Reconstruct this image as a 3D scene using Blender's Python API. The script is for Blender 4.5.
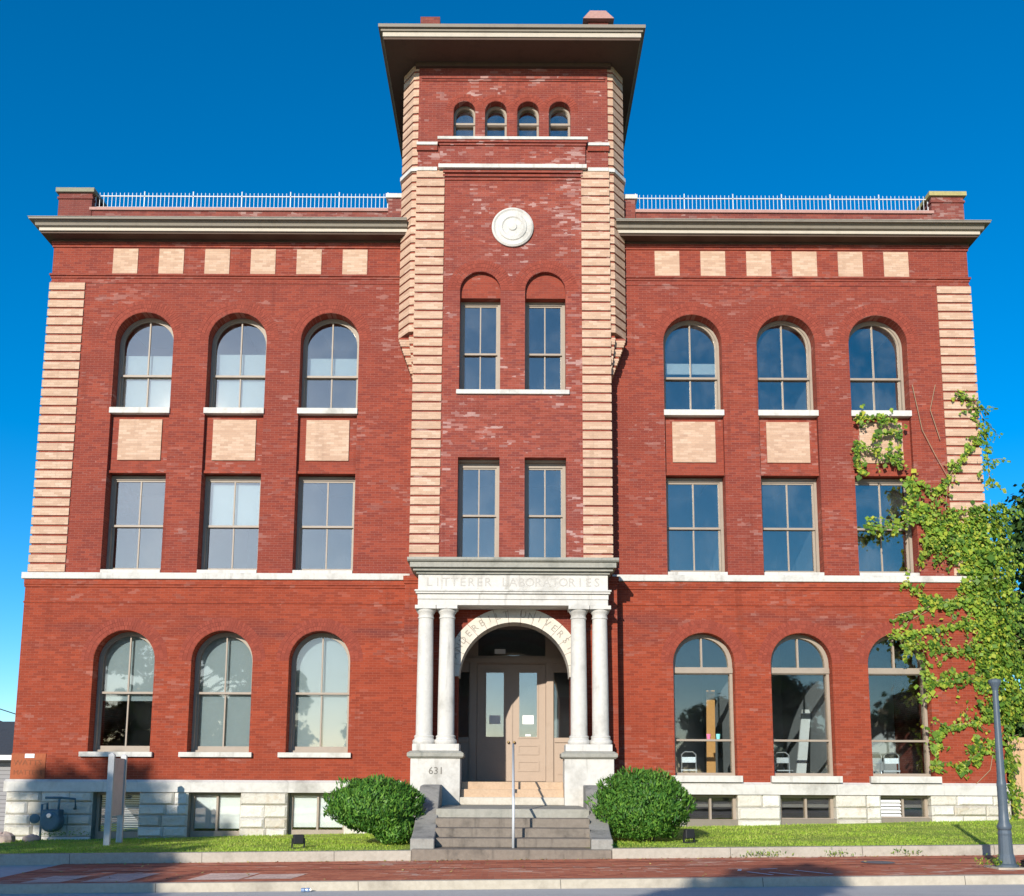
import bpy, math, random
import numpy as np
from mathutils import Vector, Matrix
from mathutils.geometry import tessellate_polygon

for o in list(bpy.data.objects):
    bpy.data.objects.remove(o)
scene = bpy.context.scene
COL = scene.collection
rng = np.random.default_rng(7)
random.seed(7)

# ------------------------------------------------------------------ camera
PITCH, ROLL = math.radians(8.4), math.radians(0.25)
CAM = Vector((0.06, -25.0, 1.6))
FPX = 1000.0
PPX, PPY = 512.0, 780.0 - FPX * math.tan(PITCH)
FW = Vector((0, math.cos(PITCH), math.sin(PITCH)))
_r0 = Vector((1, 0, 0)); _u0 = Vector((0, -math.sin(PITCH), math.cos(PITCH)))
RT = math.cos(ROLL) * _r0 + math.sin(ROLL) * _u0
UP = math.cos(ROLL) * _u0 - math.sin(ROLL) * _r0
cd = bpy.data.cameras.new('camera')
cam = bpy.data.objects.new('camera', cd); COL.objects.link(cam)
m = Matrix.Identity(4)
for i in range(3):
    m[i][0] = RT[i]; m[i][1] = UP[i]; m[i][2] = -FW[i]; m[i][3] = CAM[i]
cam.matrix_world = m
cd.sensor_fit = 'HORIZONTAL'; cd.sensor_width = 36.0
cd.lens = FPX / 1024.0 * 36.0
cd.shift_y = (PPY - 448.0) / 1024.0
cd.shift_x = 0.0
cd.clip_start = 0.1; cd.clip_end = 2000.0
scene.camera = cam
scene.render.resolution_x = 1024; scene.render.resolution_y = 896

# ------------------------------------------------------------------ world, sun, exposure
SUN_AZ = math.radians(18.3)      # to the left of the line from the house to the street
SUN_EL = math.radians(18.8)
w = bpy.data.worlds.new("World"); scene.world = w; w.use_nodes = True
nt = w.node_tree; nt.nodes.clear()
sky = nt.nodes.new('ShaderNodeTexSky'); sky.sky_type = 'NISHITA'; sky.sun_disc = False
sky.sun_elevation = SUN_EL
sky.sun_rotation = math.pi + SUN_AZ
sky.altitude = 1500.0; sky.air_density = 1.0; sky.dust_density = 0.9; sky.ozone_density = 4.0
bg = nt.nodes.new('ShaderNodeBackground'); bg.inputs['Strength'].default_value = 0.15
out = nt.nodes.new('ShaderNodeOutputWorld')
hs = nt.nodes.new('ShaderNodeHueSaturation'); hs.inputs['Saturation'].default_value = 1.34; hs.inputs['Hue'].default_value = 0.4955
nt.links.new(sky.outputs[0], hs.inputs['Color']); nt.links.new(hs.outputs[0], bg.inputs[0]); nt.links.new(bg.outputs[0], out.inputs[0])
sd = bpy.data.lights.new('sun', 'SUN'); sd.energy = 4.75; sd.angle = math.radians(0.5); sd.color = (1.0, 0.93, 0.82)
sun = bpy.data.objects.new('sun', sd); COL.objects.link(sun)
SUN_TO = Vector((-math.sin(SUN_AZ) * math.cos(SUN_EL), -math.cos(SUN_AZ) * math.cos(SUN_EL), math.sin(SUN_EL)))
sun.rotation_euler = SUN_TO.to_track_quat('Z', 'Y').to_euler()
sun.location = (-12, -40, 30)
vs = scene.view_settings
vs.view_transform = 'Standard'; vs.look = 'None'; vs.gamma = 1.0; vs.use_curve_mapping = False
vs.exposure = 0.36

# ------------------------------------------------------------------ helpers
def unp(px, py, Y=0.0):
    d = FW + RT * ((px - PPX) / FPX) - UP * ((py - PPY) / FPX)
    t = (Y - CAM.y) / d.y
    return CAM + d * t

class MB:
    """collects shapes that become one mesh"""
    def __init__(s): s.v = []; s.f = []; s.m = []
    def add(s, vs, fs, mi=0):
        b = len(s.v); s.v += [tuple(v) for v in vs]
        for f in fs:
            s.f.append(tuple(i + b for i in f)); s.m.append(mi)
        return s
    def box(s, x0, x1, y0, y1, z0, z1, mi=0):
        return s.add([(x0,y0,z0),(x1,y0,z0),(x1,y1,z0),(x0,y1,z0),(x0,y0,z1),(x1,y0,z1),(x1,y1,z1),(x0,y1,z1)],
              [(0,3,2,1),(4,5,6,7),(0,1,5,4),(1,2,6,5),(2,3,7,6),(3,0,4,7)], mi)
    def frus(s, b, t, mi=0):
        # b,t = (x0,x1,y0,y1,z)
        return s.add([(b[0],b[2],b[4]),(b[1],b[2],b[4]),(b[1],b[3],b[4]),(b[0],b[3],b[4]),
               (t[0],t[2],t[4]),(t[1],t[2],t[4]),(t[1],t[3],t[4]),(t[0],t[3],t[4])],
              [(0,3,2,1),(4,5,6,7),(0,1,5,4),(1,2,6,5),(2,3,7,6),(3,0,4,7)], mi)
    def xz(s, outer, y0, y1, holes=(), mi=0):
        """polygon with holes in the XZ plane, from y0 (front) to y1"""
        loops = [list(outer)] + [list(h) for h in holes]
        tri = tessellate_polygon([[Vector((p[0], p[1], 0)) for p in l] for l in loops])
        flat = [p for l in loops for p in l]; n = len(flat)
        vs = [(p[0], y0, p[1]) for p in flat] + [(p[0], y1, p[1]) for p in flat]
        fs = []
        for a, b, c in tri:
            A, B, C_ = flat[a], flat[b], flat[c]
            cr = (B[0]-A[0])*(C_[1]-A[1]) - (B[1]-A[1])*(C_[0]-A[0])
            if cr < 0: b, c = c, b
            fs.append((a, b, c)); fs.append((a+n, c+n, b+n))
        k = 0
        for li, l in enumerate(loops):
            ln = len(l); area = sum(l[i][0]*l[(i+1)%ln][1]-l[(i+1)%ln][0]*l[i][1] for i in range(ln))
            for i in range(ln):
                a = k+i; b = k+(i+1) % ln
                fw = (area > 0) == (li == 0)
                fs.append((a, a+n, b+n, b) if fw else (a, b, b+n, a+n))
            k += ln
        return s.add(vs, fs, mi)
    def xy(s, poly, z0, z1, mi=0, poly2=None):
        n = len(poly); poly2 = poly2 or poly
        a = sum(poly[i][0]*poly[(i+1)%n][1]-poly[(i+1)%n][0]*poly[i][1] for i in range(n))
        if a < 0: poly = poly[::-1]; poly2 = poly2[::-1]
        vs = [(p[0],p[1],z0) for p in poly] + [(p[0],p[1],z1) for p in poly2]
        fs = [tuple(range(n-1,-1,-1)), tuple(range(n,2*n))] + [(i,(i+1)%n,(i+1)%n+n,i+n) for i in range(n)]
        return s.add(vs, fs, mi)
    def yz(s, poly, x0, x1, mi=0):
        n = len(poly)
        a = sum(poly[i][0]*poly[(i+1)%n][1]-poly[(i+1)%n][0]*poly[i][1] for i in range(n))
        if a < 0: poly = poly[::-1]
        vs = [(x0,p[0],p[1]) for p in poly] + [(x1,p[0],p[1]) for p in poly]
        fs = [tuple(range(n-1,-1,-1)), tuple(range(n,2*n))] + [(i,(i+1)%n,(i+1)%n+n,i+n) for i in range(n)]
        return s.add(vs, fs, mi)
    def lathe(s, prof, c, axis='z', n=24, mi=0):
        vs = []; fs = []
        for r, h in prof:
            for k in range(n):
                a = 2*math.pi*k/n
                if axis == 'z': vs.append((c[0]+r*math.cos(a), c[1]+r*math.sin(a), c[2]+h))
                elif axis == 'y': vs.append((c[0]+r*math.cos(a), c[1]-h, c[2]+r*math.sin(a)))
                else: vs.append((c[0]+h, c[1]+r*math.cos(a), c[2]+r*math.sin(a)))
        for i in range(len(prof)-1):
            for k in range(n):
                k2 = (k+1) % n
                fs.append((i*n+k, i*n+k2, (i+1)*n+k2, (i+1)*n+k))
        fs.append(tuple(range(n-1,-1,-1))); L = (len(prof)-1)*n
        fs.append(tuple(range(L, L+n)))
        return s.add(vs, fs, mi)
    def tube(s, pts, r, n=8, mi=0):
        pts = [Vector(p) for p in pts]
        rr = r if isinstance(r, (list, tuple)) else [r]*len(pts)
        vs = []; fs = []
        for i, p in enumerate(pts):
            t = (pts[min(i+1, len(pts)-1)] - pts[max(i-1, 0)]).normalized()
            a = t.orthogonal().normalized() if abs(t.z) > .9 else t.cross(Vector((0,0,1))).normalized()
            b = t.cross(a)
            for k in range(n):
                q = 2*math.pi*k/n
                vs.append(p + (a*math.cos(q) + b*math.sin(q))*rr[i])
        for i in range(len(pts)-1):
            for k in range(n):
                k2 = (k+1) % n
                fs.append((i*n+k, i*n+k2, (i+1)*n+k2, (i+1)*n+k))
        fs.append(tuple(range(n-1,-1,-1))); L = (len(pts)-1)*n
        fs.append(tuple(range(L, L+n)))
        return s.add(vs, fs, mi)
    def mesh(s, name, mats, smooth=False):
        me = bpy.data.meshes.new(name); me.from_pydata(s.v, [], s.f)
        for mt in (mats if isinstance(mats, (list, tuple)) else [mats]): me.materials.append(mt)
        me.polygons.foreach_set('material_index', s.m)
        if smooth: me.polygons.foreach_set('use_smooth', [True]*len(s.f))
        me.update()
        return me
    def build(s, name, mats, parent=None, smooth=False, bevel=0, loc=None):
        return link(name, s.mesh(name, mats, smooth), parent, bevel, loc)

def link(name, me, parent=None, bevel=0, loc=None):
    o = bpy.data.objects.new(name, me); COL.objects.link(o)
    if parent: o.parent = parent
    if loc is not None: o.location = loc
    if bevel:
        b = o.modifiers.new('bevel', 'BEVEL'); b.width = bevel; b.segments = 1; b.limit_method = 'ANGLE'; b.angle_limit = .6
    return o

def tag(o, label=None, cat=None, group=None, kind=None):
    if label: o['label'] = label
    if cat: o['category'] = cat
    if group: o['group'] = group
    if kind: o['kind'] = kind
    return o
def thing(name, label, cat, loc=(0,0,0), rz=0, group=None):
    o = bpy.data.objects.new(name, None); COL.objects.link(o)
    o.location = loc; o.rotation_euler = (0,0,rz); o.empty_display_size = .3
    return tag(o, label, cat, group)

def arch(cx, hw, z0, zs, n=20, r=None):
    """outline of a round-headed opening"""
    r = r or hw
    return [(cx-hw, z0), (cx+hw, z0)] + [(cx+r*math.cos(a), zs+r*math.sin(a)) for a in [math.pi*k/n for k in range(n+1)]]
def rect(x0, x1, z0, z1): return [(x0,z0),(x1,z0),(x1,z1),(x0,z1)]

def text_mesh(s, size, depth, mats, name):
    c = bpy.data.curves.new(name, 'FONT'); c.body = s; c.size = size; c.extrude = depth
    c.align_x = 'CENTER'; c.align_y = 'CENTER'; c.resolution_u = 2
    o = bpy.data.objects.new(name, c); COL.objects.link(o)
    bpy.context.view_layer.update()
    me = bpy.data.meshes.new_from_object(o.evaluated_get(bpy.context.evaluated_depsgraph_get()))
    bpy.data.objects.remove(o); bpy.data.curves.remove(c)
    me.materials.clear(); me.materials.append(mats); me.name = name
    return me

# ------------------------------------------------------------------ materials
class NG:
    def __init__(s, name):
        s.m = bpy.data.materials.new(name); s.m.use_nodes = True
        s.t = s.m.node_tree; s.t.nodes.clear()
        s.out = s.n('ShaderNodeOutputMaterial')
    def n(s, typ, **kw):
        nd = s.t.nodes.new(typ)
        for k, v in kw.items(): setattr(nd, k, v)
        return nd
    def put(s, sock, v):
        if isinstance(v, bpy.types.NodeSocket): s.t.links.new(v, sock)
        elif v is not None:
            if sock.type == 'RGBA' and len(v) == 3: v = (*v, 1)
            sock.default_value = v
    def math(s, op, a, b=None, c=None, clamp=False):
        nd = s.n('ShaderNodeMath', operation=op, use_clamp=clamp)
        s.put(nd.inputs[0], a)
        if b is not None: s.put(nd.inputs[1], b)
        if c is not None: s.put(nd.inputs[2], c)
        return nd.outputs[0]
    def mix(s, f, a, b, mode='MIX'):
        nd = s.n('ShaderNodeMix', data_type='RGBA', blend_type=mode)
        s.put(nd.inputs[0], f); s.put(nd.inputs[6], a); s.put(nd.inputs[7], b)
        return nd.outputs[2]
    def noise(s, vec, scale, detail=3, rough=.55, out=0):
        nd = s.n('ShaderNodeTexNoise'); nd.inputs['Scale'].default_value = scale
        nd.inputs['Detail'].default_value = detail; nd.inputs['Roughness'].default_value = rough
        if vec is not None: s.put(nd.inputs['Vector'], vec)
        return nd.outputs[out]
    def ramp(s, f, stops):
        nd = s.n('ShaderNodeValToRGB'); el = nd.color_ramp.elements
        while len(el) < len(stops): el.new(.5)
        for e, (p, c) in zip(el, stops):
            e.position = p; e.color = (*c, 1) if len(c) == 3 else c
        s.put(nd.inputs[0], f); return nd.outputs[0]
    def step(s, v, a, b):
        nd = s.n('ShaderNodeMapRange', interpolation_type='SMOOTHSTEP')
        s.put(nd.inputs[0], v); nd.inputs[1].default_value = a; nd.inputs[2].default_value = b
        return nd.outputs[0]
    def pos(s):
        g = s.n('ShaderNodeNewGeometry'); sp = s.n('ShaderNodeSeparateXYZ')
        s.t.links.new(g.outputs['Position'], sp.inputs[0])
        return g.outputs['Position'], sp.outputs[0], sp.outputs[1], sp.outputs[2]
    def vec(s, x, y, z=0.0):
        nd = s.n('ShaderNodeCombineXYZ'); s.put(nd.inputs[0], x); s.put(nd.inputs[1], y); s.put(nd.inputs[2], z)
        return nd.outputs[0]
    def bump(s, h, strength=.3, dist=.01):
        nd = s.n('ShaderNodeBump'); nd.inputs['Strength'].default_value = strength
        nd.inputs['Distance'].default_value = dist; s.put(nd.inputs['Height'], h)
        return nd.outputs[0]
    def bsdf(s, col, rough=.8, nrm=None, metal=0, spec=.3):
        p = s.n('ShaderNodeBsdfPrincipled')
        s.put(p.inputs['Base Color'], col); s.put(p.inputs['Roughness'], rough)
        p.inputs['Metallic'].default_value = metal; p.inputs['Specular IOR Level'].default_value = spec
        if nrm: s.put(p.inputs['Normal'], nrm)
        s.t.links.new(p.outputs[0], s.out.inputs[0]); return p

def brick(name, base, dark, light, mortar, bw=.205, bh=.0617, eff=.0, effcol=(.62,.46,.42), patch=.5, blacken=0.0, seed=0., plan=False, mj=.008):
    g = NG(name); P, X, Y, Z = g.pos()
    if plan: u, v = X, Y
    else: u, v = g.math('ADD', X, Y), Z
    row = g.math('FLOOR', g.math('DIVIDE', v, bh))
    uo = g.math('ADD', g.math('DIVIDE', u, bw), g.math('MULTIPLY', g.math('MODULO', g.math('ABSOLUTE', row), 2.0), .5))
    col = g.math('FLOOR', uo)
    wn = g.n('ShaderNodeTexWhiteNoise', noise_dimensions='3D'); g.put(wn.inputs[0], g.vec(row, col, seed))
    r1 = wn.outputs[0]
    wn2 = g.n('ShaderNodeTexWhiteNoise', noise_dimensions='3D'); g.put(wn2.inputs[0], g.vec(row, col, seed+17.3))
    r2 = wn2.outputs[0]
    fx = g.math('FRACT', uo); fz = g.math('FRACT', g.math('DIVIDE', v, bh))
    mk = g.math('MAXIMUM', g.math('LESS_THAN', fx, mj/bw), g.math('LESS_THAN', fz, mj/bh))
    c = g.ramp(r1, [(0, dark), (.5, base), (1, light)])
    big = g.noise(g.vec(g.math('MULTIPLY', u, .5), g.math('MULTIPLY', v, .9), seed), .55, 4)
    c = g.mix(g.math('MULTIPLY', g.step(big, .42, .66), patch), c, dark)
    hz = g.noise(g.vec(g.math('MULTIPLY', u, .25), g.math('MULTIPLY', v, 3.0), seed+3), 1.0, 3)
    c = g.mix(g.math('MULTIPLY', g.step(hz, .5, .72), patch*.7), c, tuple(x*.75 for x in base))
    if blacken:
        sm = g.noise(g.vec(g.math('MULTIPLY', u, .35), g.math('MULTIPLY', v, 2.2), seed+9), 1.0, 4)
        band = g.math('MULTIPLY', g.step(v, 4.6, 5.2), g.math('SUBTRACT', 1.0, g.step(v, 5.6, 6.1)))
        c = g.mix(g.math('MULTIPLY', g.math('MULTIPLY', g.step(sm, .4, .7), band), blacken), c, (.06,.025,.03))
    c = g.mix(g.math('MULTIPLY', mk, .75), c, mortar)
    if eff:
        e1 = g.noise(g.vec(g.math('MULTIPLY', u, .5), g.math('MULTIPLY', v, .8), seed+5), 1.0, 4)
        e2 = g.noise(g.vec(g.math('MULTIPLY', u, 1.6), g.math('MULTIPLY', v, 6.0), seed+6), 1.0, 2)
        fac = g.math('MULTIPLY', g.step(e1, .44, .66), g.step(e2, .40, .66))
        hit = g.math('GREATER_THAN', g.math('ADD', r2, g.math('MULTIPLY', fac, .60)), 1.13)
        c = g.mix(g.math('MULTIPLY', hit, eff), c, effcol)
        c = g.mix(g.math('MULTIPLY', fac, eff*.16), c, effcol)
        hit2 = g.math('GREATER_THAN', g.math('ADD', g.math('FRACT', g.math('MULTIPLY', r2, 7.13)), g.math('MULTIPLY', g.step(e1, .30, .70), .35)), 1.12)
        c = g.mix(g.math('MULTIPLY', hit2, eff*.45), c, effcol)
    if not plan:
        dr = g.noise(g.vec(g.math('MULTIPLY', u, 3.2), g.math('MULTIPLY', v, .22), seed+12), 1.0, 4)
        c = g.mix(g.math('MULTIPLY', g.step(dr, .56, .74), .32), c, tuple(x*.55 for x in dark))
    fine = g.noise(P, 60, 2)
    c = g.mix(.22, c, g.ramp(fine, [(.3, (.25,.25,.25)), (.7, (.85,.85,.85))]), 'SOFT_LIGHT')
    h = g.math('SUBTRACT', g.math('MULTIPLY', r2, .35), mk)
    g.bsdf(c, .82, g.bump(h, .5, .006), spec=.12)
    return g.m

def stone(name, col, dirt=(.25,.23,.2), amount=.5, scale=1.2, streak=.5, rough=.8, bumps=.25, joints=None, speck=0):
    g = NG(name); P, X, Y, Z = g.pos()
    n1 = g.noise(P, scale, 5, .6); n2 = g.noise(P, scale*9, 4, .65)
    u = g.math('ADD', X, Y)
    st = g.noise(g.vec(g.math('MULTIPLY', u, 6.0), g.math('MULTIPLY', Z, .7), 0), 1.0, 4)
    c = g.mix(g.math('MULTIPLY', g.step(n1, .5, .75), amount), col, dirt)
    c = g.mix(g.math('MULTIPLY', g.step(st, .55, .8), streak), c, dirt)
    c = g.mix(.35, c, g.ramp(n2, [(.3, (.3,.3,.3)), (.7, (.72,.72,.72))]), 'SOFT_LIGHT')
    h = n2
    if joints:
        f = g.math('FRACT', g.math('DIVIDE', u, joints))
        j = g.math('LESS_THAN', f, .012/joints)
        c = g.mix(g.math('MULTIPLY', j, .8), c, tuple(x*.35 for x in dirt))
    if speck:
        sp = g.noise(P, 90, 1); c = g.mix(g.math('MULTIPLY', g.step(sp, .62, .7), speck), c, dirt)
    g.bsdf(c, rough, g.bump(h, bumps, .02), spec=.3)
    return g.m

def paint(name, col, rough=.5, wear=.25, metal=0, dirt=None):
    g = NG(name); P, X, Y, Z = g.pos()
    n = g.noise(P, 4, 5); n2 = g.noise(P, 40, 3)
    c = g.mix(g.math('MULTIPLY', g.step(n, .48, .75), wear), col, dirt or tuple(x*.6 for x in col))
    c = g.mix(.15, c, g.ramp(n2, [(.3, (.3,.3,.3)), (.7, (.7,.7,.7))]), 'SOFT_LIGHT')
    g.bsdf(c, rough, g.bump(n2, .06, .004), metal)
    return g.m

def leafmat(name, cols, trans=.3, dry=None):
    g = NG(name); geo = g.n('ShaderNodeNewGeometry')
    k = len(cols)
    c = g.ramp(geo.outputs['Random Per Island'], [(i/(k-1), cc) for i, cc in enumerate(cols)])
    big = g.noise(geo.outputs['Position'], 2.2, 2)
    c = g.mix(g.math('MULTIPLY', g.step(big, .45, .65), .35), c, cols[0])
    if dry:
        pn = g.noise(geo.outputs['Position'], .9, 4, .65); c = g.mix(g.math('MULTIPLY', g.step(pn, .5, .66), .6), c, dry)
    p = g.n('ShaderNodeBsdfPrincipled'); g.put(p.inputs['Base Color'], c); p.inputs['Roughness'].default_value = .5
    p.inputs['Specular IOR Level'].default_value = .25
    t = g.n('ShaderNodeBsdfTranslucent'); g.put(t.inputs[0], c)
    mx = g.n('ShaderNodeMixShader'); mx.inputs[0].default_value = trans
    g.t.links.new(p.outputs[0], mx.inputs[1]); g.t.links.new(t.outputs[0], mx.inputs[2]); g.t.links.new(mx.outputs[0], g.out.inputs[0])
    return g.m

def glassmat(name, tint=(.75,.82,.85), refl=1.6, base=.06, dust=.015, wav=.01):
    g = NG(name); P, X, Y, Z = g.pos()
    nz = g.noise(P, .9, 2)
    nrm = g.bump(nz, .12, wav)
    fr = g.n('ShaderNodeFresnel'); fr.inputs[0].default_value = 1.5
    f = g.math('ADD', g.math('MULTIPLY', fr.outputs[0], refl), base, clamp=True)
    tr = g.n('ShaderNodeBsdfTransparent'); tr.inputs[0].default_value = (*tint, 1)
    gl = g.n('ShaderNodeBsdfGlossy'); gl.inputs['Roughness'].default_value = .02; gl.inputs[0].default_value = (1.0,.87,.74,1)
    g.put(gl.inputs['Normal'], nrm)
    mx = g.n('ShaderNodeMixShader'); g.put(mx.inputs[0], f)
    g.t.links.new(tr.outputs[0], mx.inputs[1]); g.t.links.new(gl.outputs[0], mx.inputs[2])
    df = g.n('ShaderNodeBsdfDiffuse'); df.inputs[0].default_value = (.5,.52,.53,1)
    dn = g.noise(P, 1.1, 3, .6)
    mx2 = g.n('ShaderNodeMixShader'); g.put(mx2.inputs[0], g.math('MULTIPLY', g.step(dn, .35, .8), dust))
    g.t.links.new(mx.outputs[0], mx2.inputs[1]); g.t.links.new(df.outputs[0], mx2.inputs[2])
    g.t.links.new(mx2.outputs[0], g.out.inputs[0])
    return g.m

M = {}
M['brick_up'] = brick('brick_upper', (.216,.042,.025), (.168,.034,.024), (.262,.054,.031), (.27,.11,.085), eff=.24, effcol=(.40,.25,.215), patch=.6, seed=1.)
M['brick_low'] = brick('brick_lower', (.244,.043,.020), (.198,.036,.019), (.292,.054,.025), (.28,.095,.065), eff=.16, effcol=(.40,.25,.21), patch=.5, seed=2., blacken=.5)
M['brick_tower'] = brick('brick_tower', (.220,.046,.029), (.170,.038,.030), (.275,.065,.043), (.27,.12,.095), eff=.5, effcol=(.45,.31,.28), patch=.6, seed=3.)
M['brick_cream'] = brick('brick_cream', (.49,.325,.225), (.42,.27,.185), (.55,.385,.28), (.40,.28,.205), eff=.3, effcol=(.33,.2,.14), patch=.3, seed=4.)
M['brick_red_trim'] = brick('brick_red_trim', (.24,.048,.028), (.19,.04,.027), (.275,.056,.033), (.23,.09,.066), eff=.35, effcol=(.40,.25,.215), patch=.5, seed=5.)
M['brick_parapet'] = brick('brick_parapet', (.19,.05,.038), (.14,.04,.034), (.23,.065,.047), (.2,.1,.085), eff=.45, effcol=(.38,.27,.24), patch=.6, seed=6.)
def vous():
    g = NG('arch_brick'); geo = g.n('ShaderNodeNewGeometry')
    c = g.ramp(geo.outputs['Random Per Island'], [(0,(.19,.037,.023)),(.5,(.22,.043,.026)),(1,(.255,.052,.031))])
    n = g.noise(geo.outputs['Position'], 50, 3)
    c = g.mix(.2, c, g.ramp(n, [(.3,(.3,.3,.3)),(.7,(.8,.8,.8))]), 'SOFT_LIGHT')
    g.bsdf(c, .82, g.bump(n, .2, .005), spec=.25); return g.m
M['voussoir'] = vous()
M['lime'] = stone('limestone_white', (.52,.50,.46), (.22,.205,.175), .6, 1.1, .65, joints=None)
M['sill'] = stone('limestone_sill', (.52,.50,.46), (.24,.22,.185), .6, 1.6, .65)
M['weather'] = stone('weathered_limestone', (.29,.28,.24), (.14,.145,.125), .6, 1.6, .6)
M['carve'] = stone('weathered_letter_stone', (.40,.38,.345), (.30,.28,.25), .4, 3, .3)  # weathered letters, slightly darker than the frieze stone
M['number'] = stone('number_dark', (.16,.15,.13), (.12,.11,.1), .4, 3, .3)
M['arch_letter'] = stone('arch_letter', (.30,.27,.225), (.24,.21,.18), .4, 3, .3)
M['arch_stone'] = stone('arch_limestone', (.56,.51,.43), (.32,.28,.23), .3, 2.5, .25)
M['step_dark'] = stone('step_stone_dark', (.19,.16,.13), (.05,.044,.038), .85, 1.5, .85, speck=.2)
M['step_pale'] = stone('step_stone_pale', (.50,.46,.385), (.28,.24,.17), .5, 2.2, .4)
M['step_tan'] = stone('step_stone_tan', (.46,.325,.215), (.30,.21,.14), .5, 2.2, .4)
M['cheek'] = stone('cheek_wall_stone', (.27,.26,.235), (.09,.088,.08), .7, 2.2, .4, speck=.2)
M['kerb'] = stone('kerb_stone', (.37,.335,.28), (.15,.135,.11), .5, 1.8, .3, joints=2.4, speck=.2)
M['streetkerb'] = stone('street_kerb_concrete', (.42,.375,.30), (.19,.165,.13), .5, 1.5, .3, joints=3.0, speck=.2)
M['concrete'] = stone('driveway_concrete', (.46,.44,.41), (.27,.25,.22), .4, .9, .1, joints=None, speck=.15)
M['coping'] = stone('coping_pink', (.38,.215,.18), (.28,.15,.12), .5, 1.5, .3)
M['moss'] = stone('cap_stone_mossy', (.22,.21,.15), (.13,.14,.08), .6, 2.5, .3)
M['moss_y'] = stone('cap_stone_lichen', (.36,.31,.13), (.17,.16,.08), .5, 2.5, .3)
M['cornerstone'] = stone('terracotta_cornerstone', (.30,.080,.032), (.26,.075,.033), .4, 2.5, .2)
M['cornerletter'] = stone('cornerstone_letters', (.22,.075,.035), (.19,.066,.032), .4, 3, .2)
M['cornice'] = paint('cornice_beige', (.20,.172,.135), .55, .35)
M['cornice_lt'] = paint('cornice_cream', (.44,.385,.31), .55, .3)
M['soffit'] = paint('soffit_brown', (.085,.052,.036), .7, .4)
M['frame'] = paint('window_frame_tan', (.29,.24,.19), .5, .3)
M['door'] = paint('door_tan', (.37,.285,.22), .45, .15)
M['white'] = paint('white_paint', (.66,.66,.645), .45, .15)
M['railwhite'] = paint('rail_white', (.50,.53,.55), .45, .2)
M['blind'] = paint('blind_white', (.74,.75,.74), .8, .12)
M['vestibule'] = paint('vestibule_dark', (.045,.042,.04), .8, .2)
M['blind_grey'] = paint('blind_grey', (.26,.30,.31), .8, .12)
M['plaster'] = paint('plaster_grey', (.34,.35,.36), .85, .2)
M['ceiling_dark'] = paint('floor_dark', (.16,.14,.12), .7, .2)
M['glass'] = glassmat('window_glass', refl=3.0, base=.07, dust=.05)
M['glass_dark'] = glassmat('window_glass_clear', tint=(.9,.94,.95), refl=1.5, base=.03, dust=.012)
M['brass'] = paint('brass', (.35,.25,.12), .35, .2, 1)
M['black'] = paint('black_plastic', (.02,.02,.022), .45, .2)
M['post'] = paint('lamp_post_blue_grey', (.075,.10,.125), .42, .3)
M['meter'] = paint('meter_teal', (.075,.14,.17), .5, .3)
M['wood'] = stone('old_sign_wood', (.50,.50,.49), (.30,.28,.26), .4, 3, .7)
M['signface'] = paint('sign_face_mauve', (.50,.44,.45), .6, .3)
M['fence'] = stone('fence_cedar', (.48,.31,.18), (.36,.21,.12), .5, 3, .7)
M['paper'] = paint('paper', (.85,.85,.83), .8, .05)
M['rockm'] = stone('rock', (.40,.31,.26), (.17,.15,.14), .5, 5, .1)
M['orange_wood'] = paint('orange_wood', (.62,.30,.09), .45, .2)
M['pink'] = paint('pink_plastic', (.75,.18,.32), .4, .1)
M['aqua'] = paint('aqua_plastic', (.20,.62,.62), .4, .1)
M['steel'] = paint('steel_tube', (.62,.64,.66), .3, .1, .6)
M['shingle'] = stone('roof_shingle', (.055,.06,.068), (.03,.03,.034), .5, 5, .2)
M['wire'] = paint('wire_black', (.012,.012,.014), .5, .1)
M['bark'] = stone('bark', (.14,.105,.075), (.06,.045,.035), .6, 6, .6)
M['vinestem'] = stone('vine_stem', (.30,.21,.13), (.16,.11,.08), .5, 6, .3)

def siding():
    g = NG('lap_siding'); P, X, Y, Z = g.pos()
    f = g.math('FRACT', g.math('DIVIDE', Z, .13))
    n = g.noise(P, 3, 3)
    c = g.mix(g.math('MULTIPLY', n, .4), (.25,.245,.25), (.20,.195,.20))
    c = g.mix(g.math('LESS_THAN', f, .1), c, (.07,.07,.075))
    g.bsdf(c, .6, g.bump(f, .6, .02)); return g.m
M['siding'] = siding()

def rusticated():
    """rock-faced ashlar"""
    g = NG('rock_faced_limestone'); P, X, Y, Z = g.pos()
    geo = g.n('ShaderNodeNewGeometry')
    r = geo.outputs['Random Per Island']
    n = g.noise(P, 3.0, 6, .7); n2 = g.noise(P, 12, 5, .7)
    c = g.ramp(r, [(0,(.50,.46,.385)),(.5,(.60,.57,.50)),(1,(.66,.635,.58))])
    c = g.mix(g.math('MULTIPLY', g.step(n, .52, .72), .45), c, (.42,.30,.17))
    c = g.mix(g.math('MULTIPLY', g.step(n2, .58, .78), .45), c, (.30,.28,.25))
    h = g.math('ADD', n, g.math('MULTIPLY', n2, .4))
    g.bsdf(c, .9, g.bump(h, .9, .06), spec=.2); return g.m
M['rustic'] = rusticated()

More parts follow.
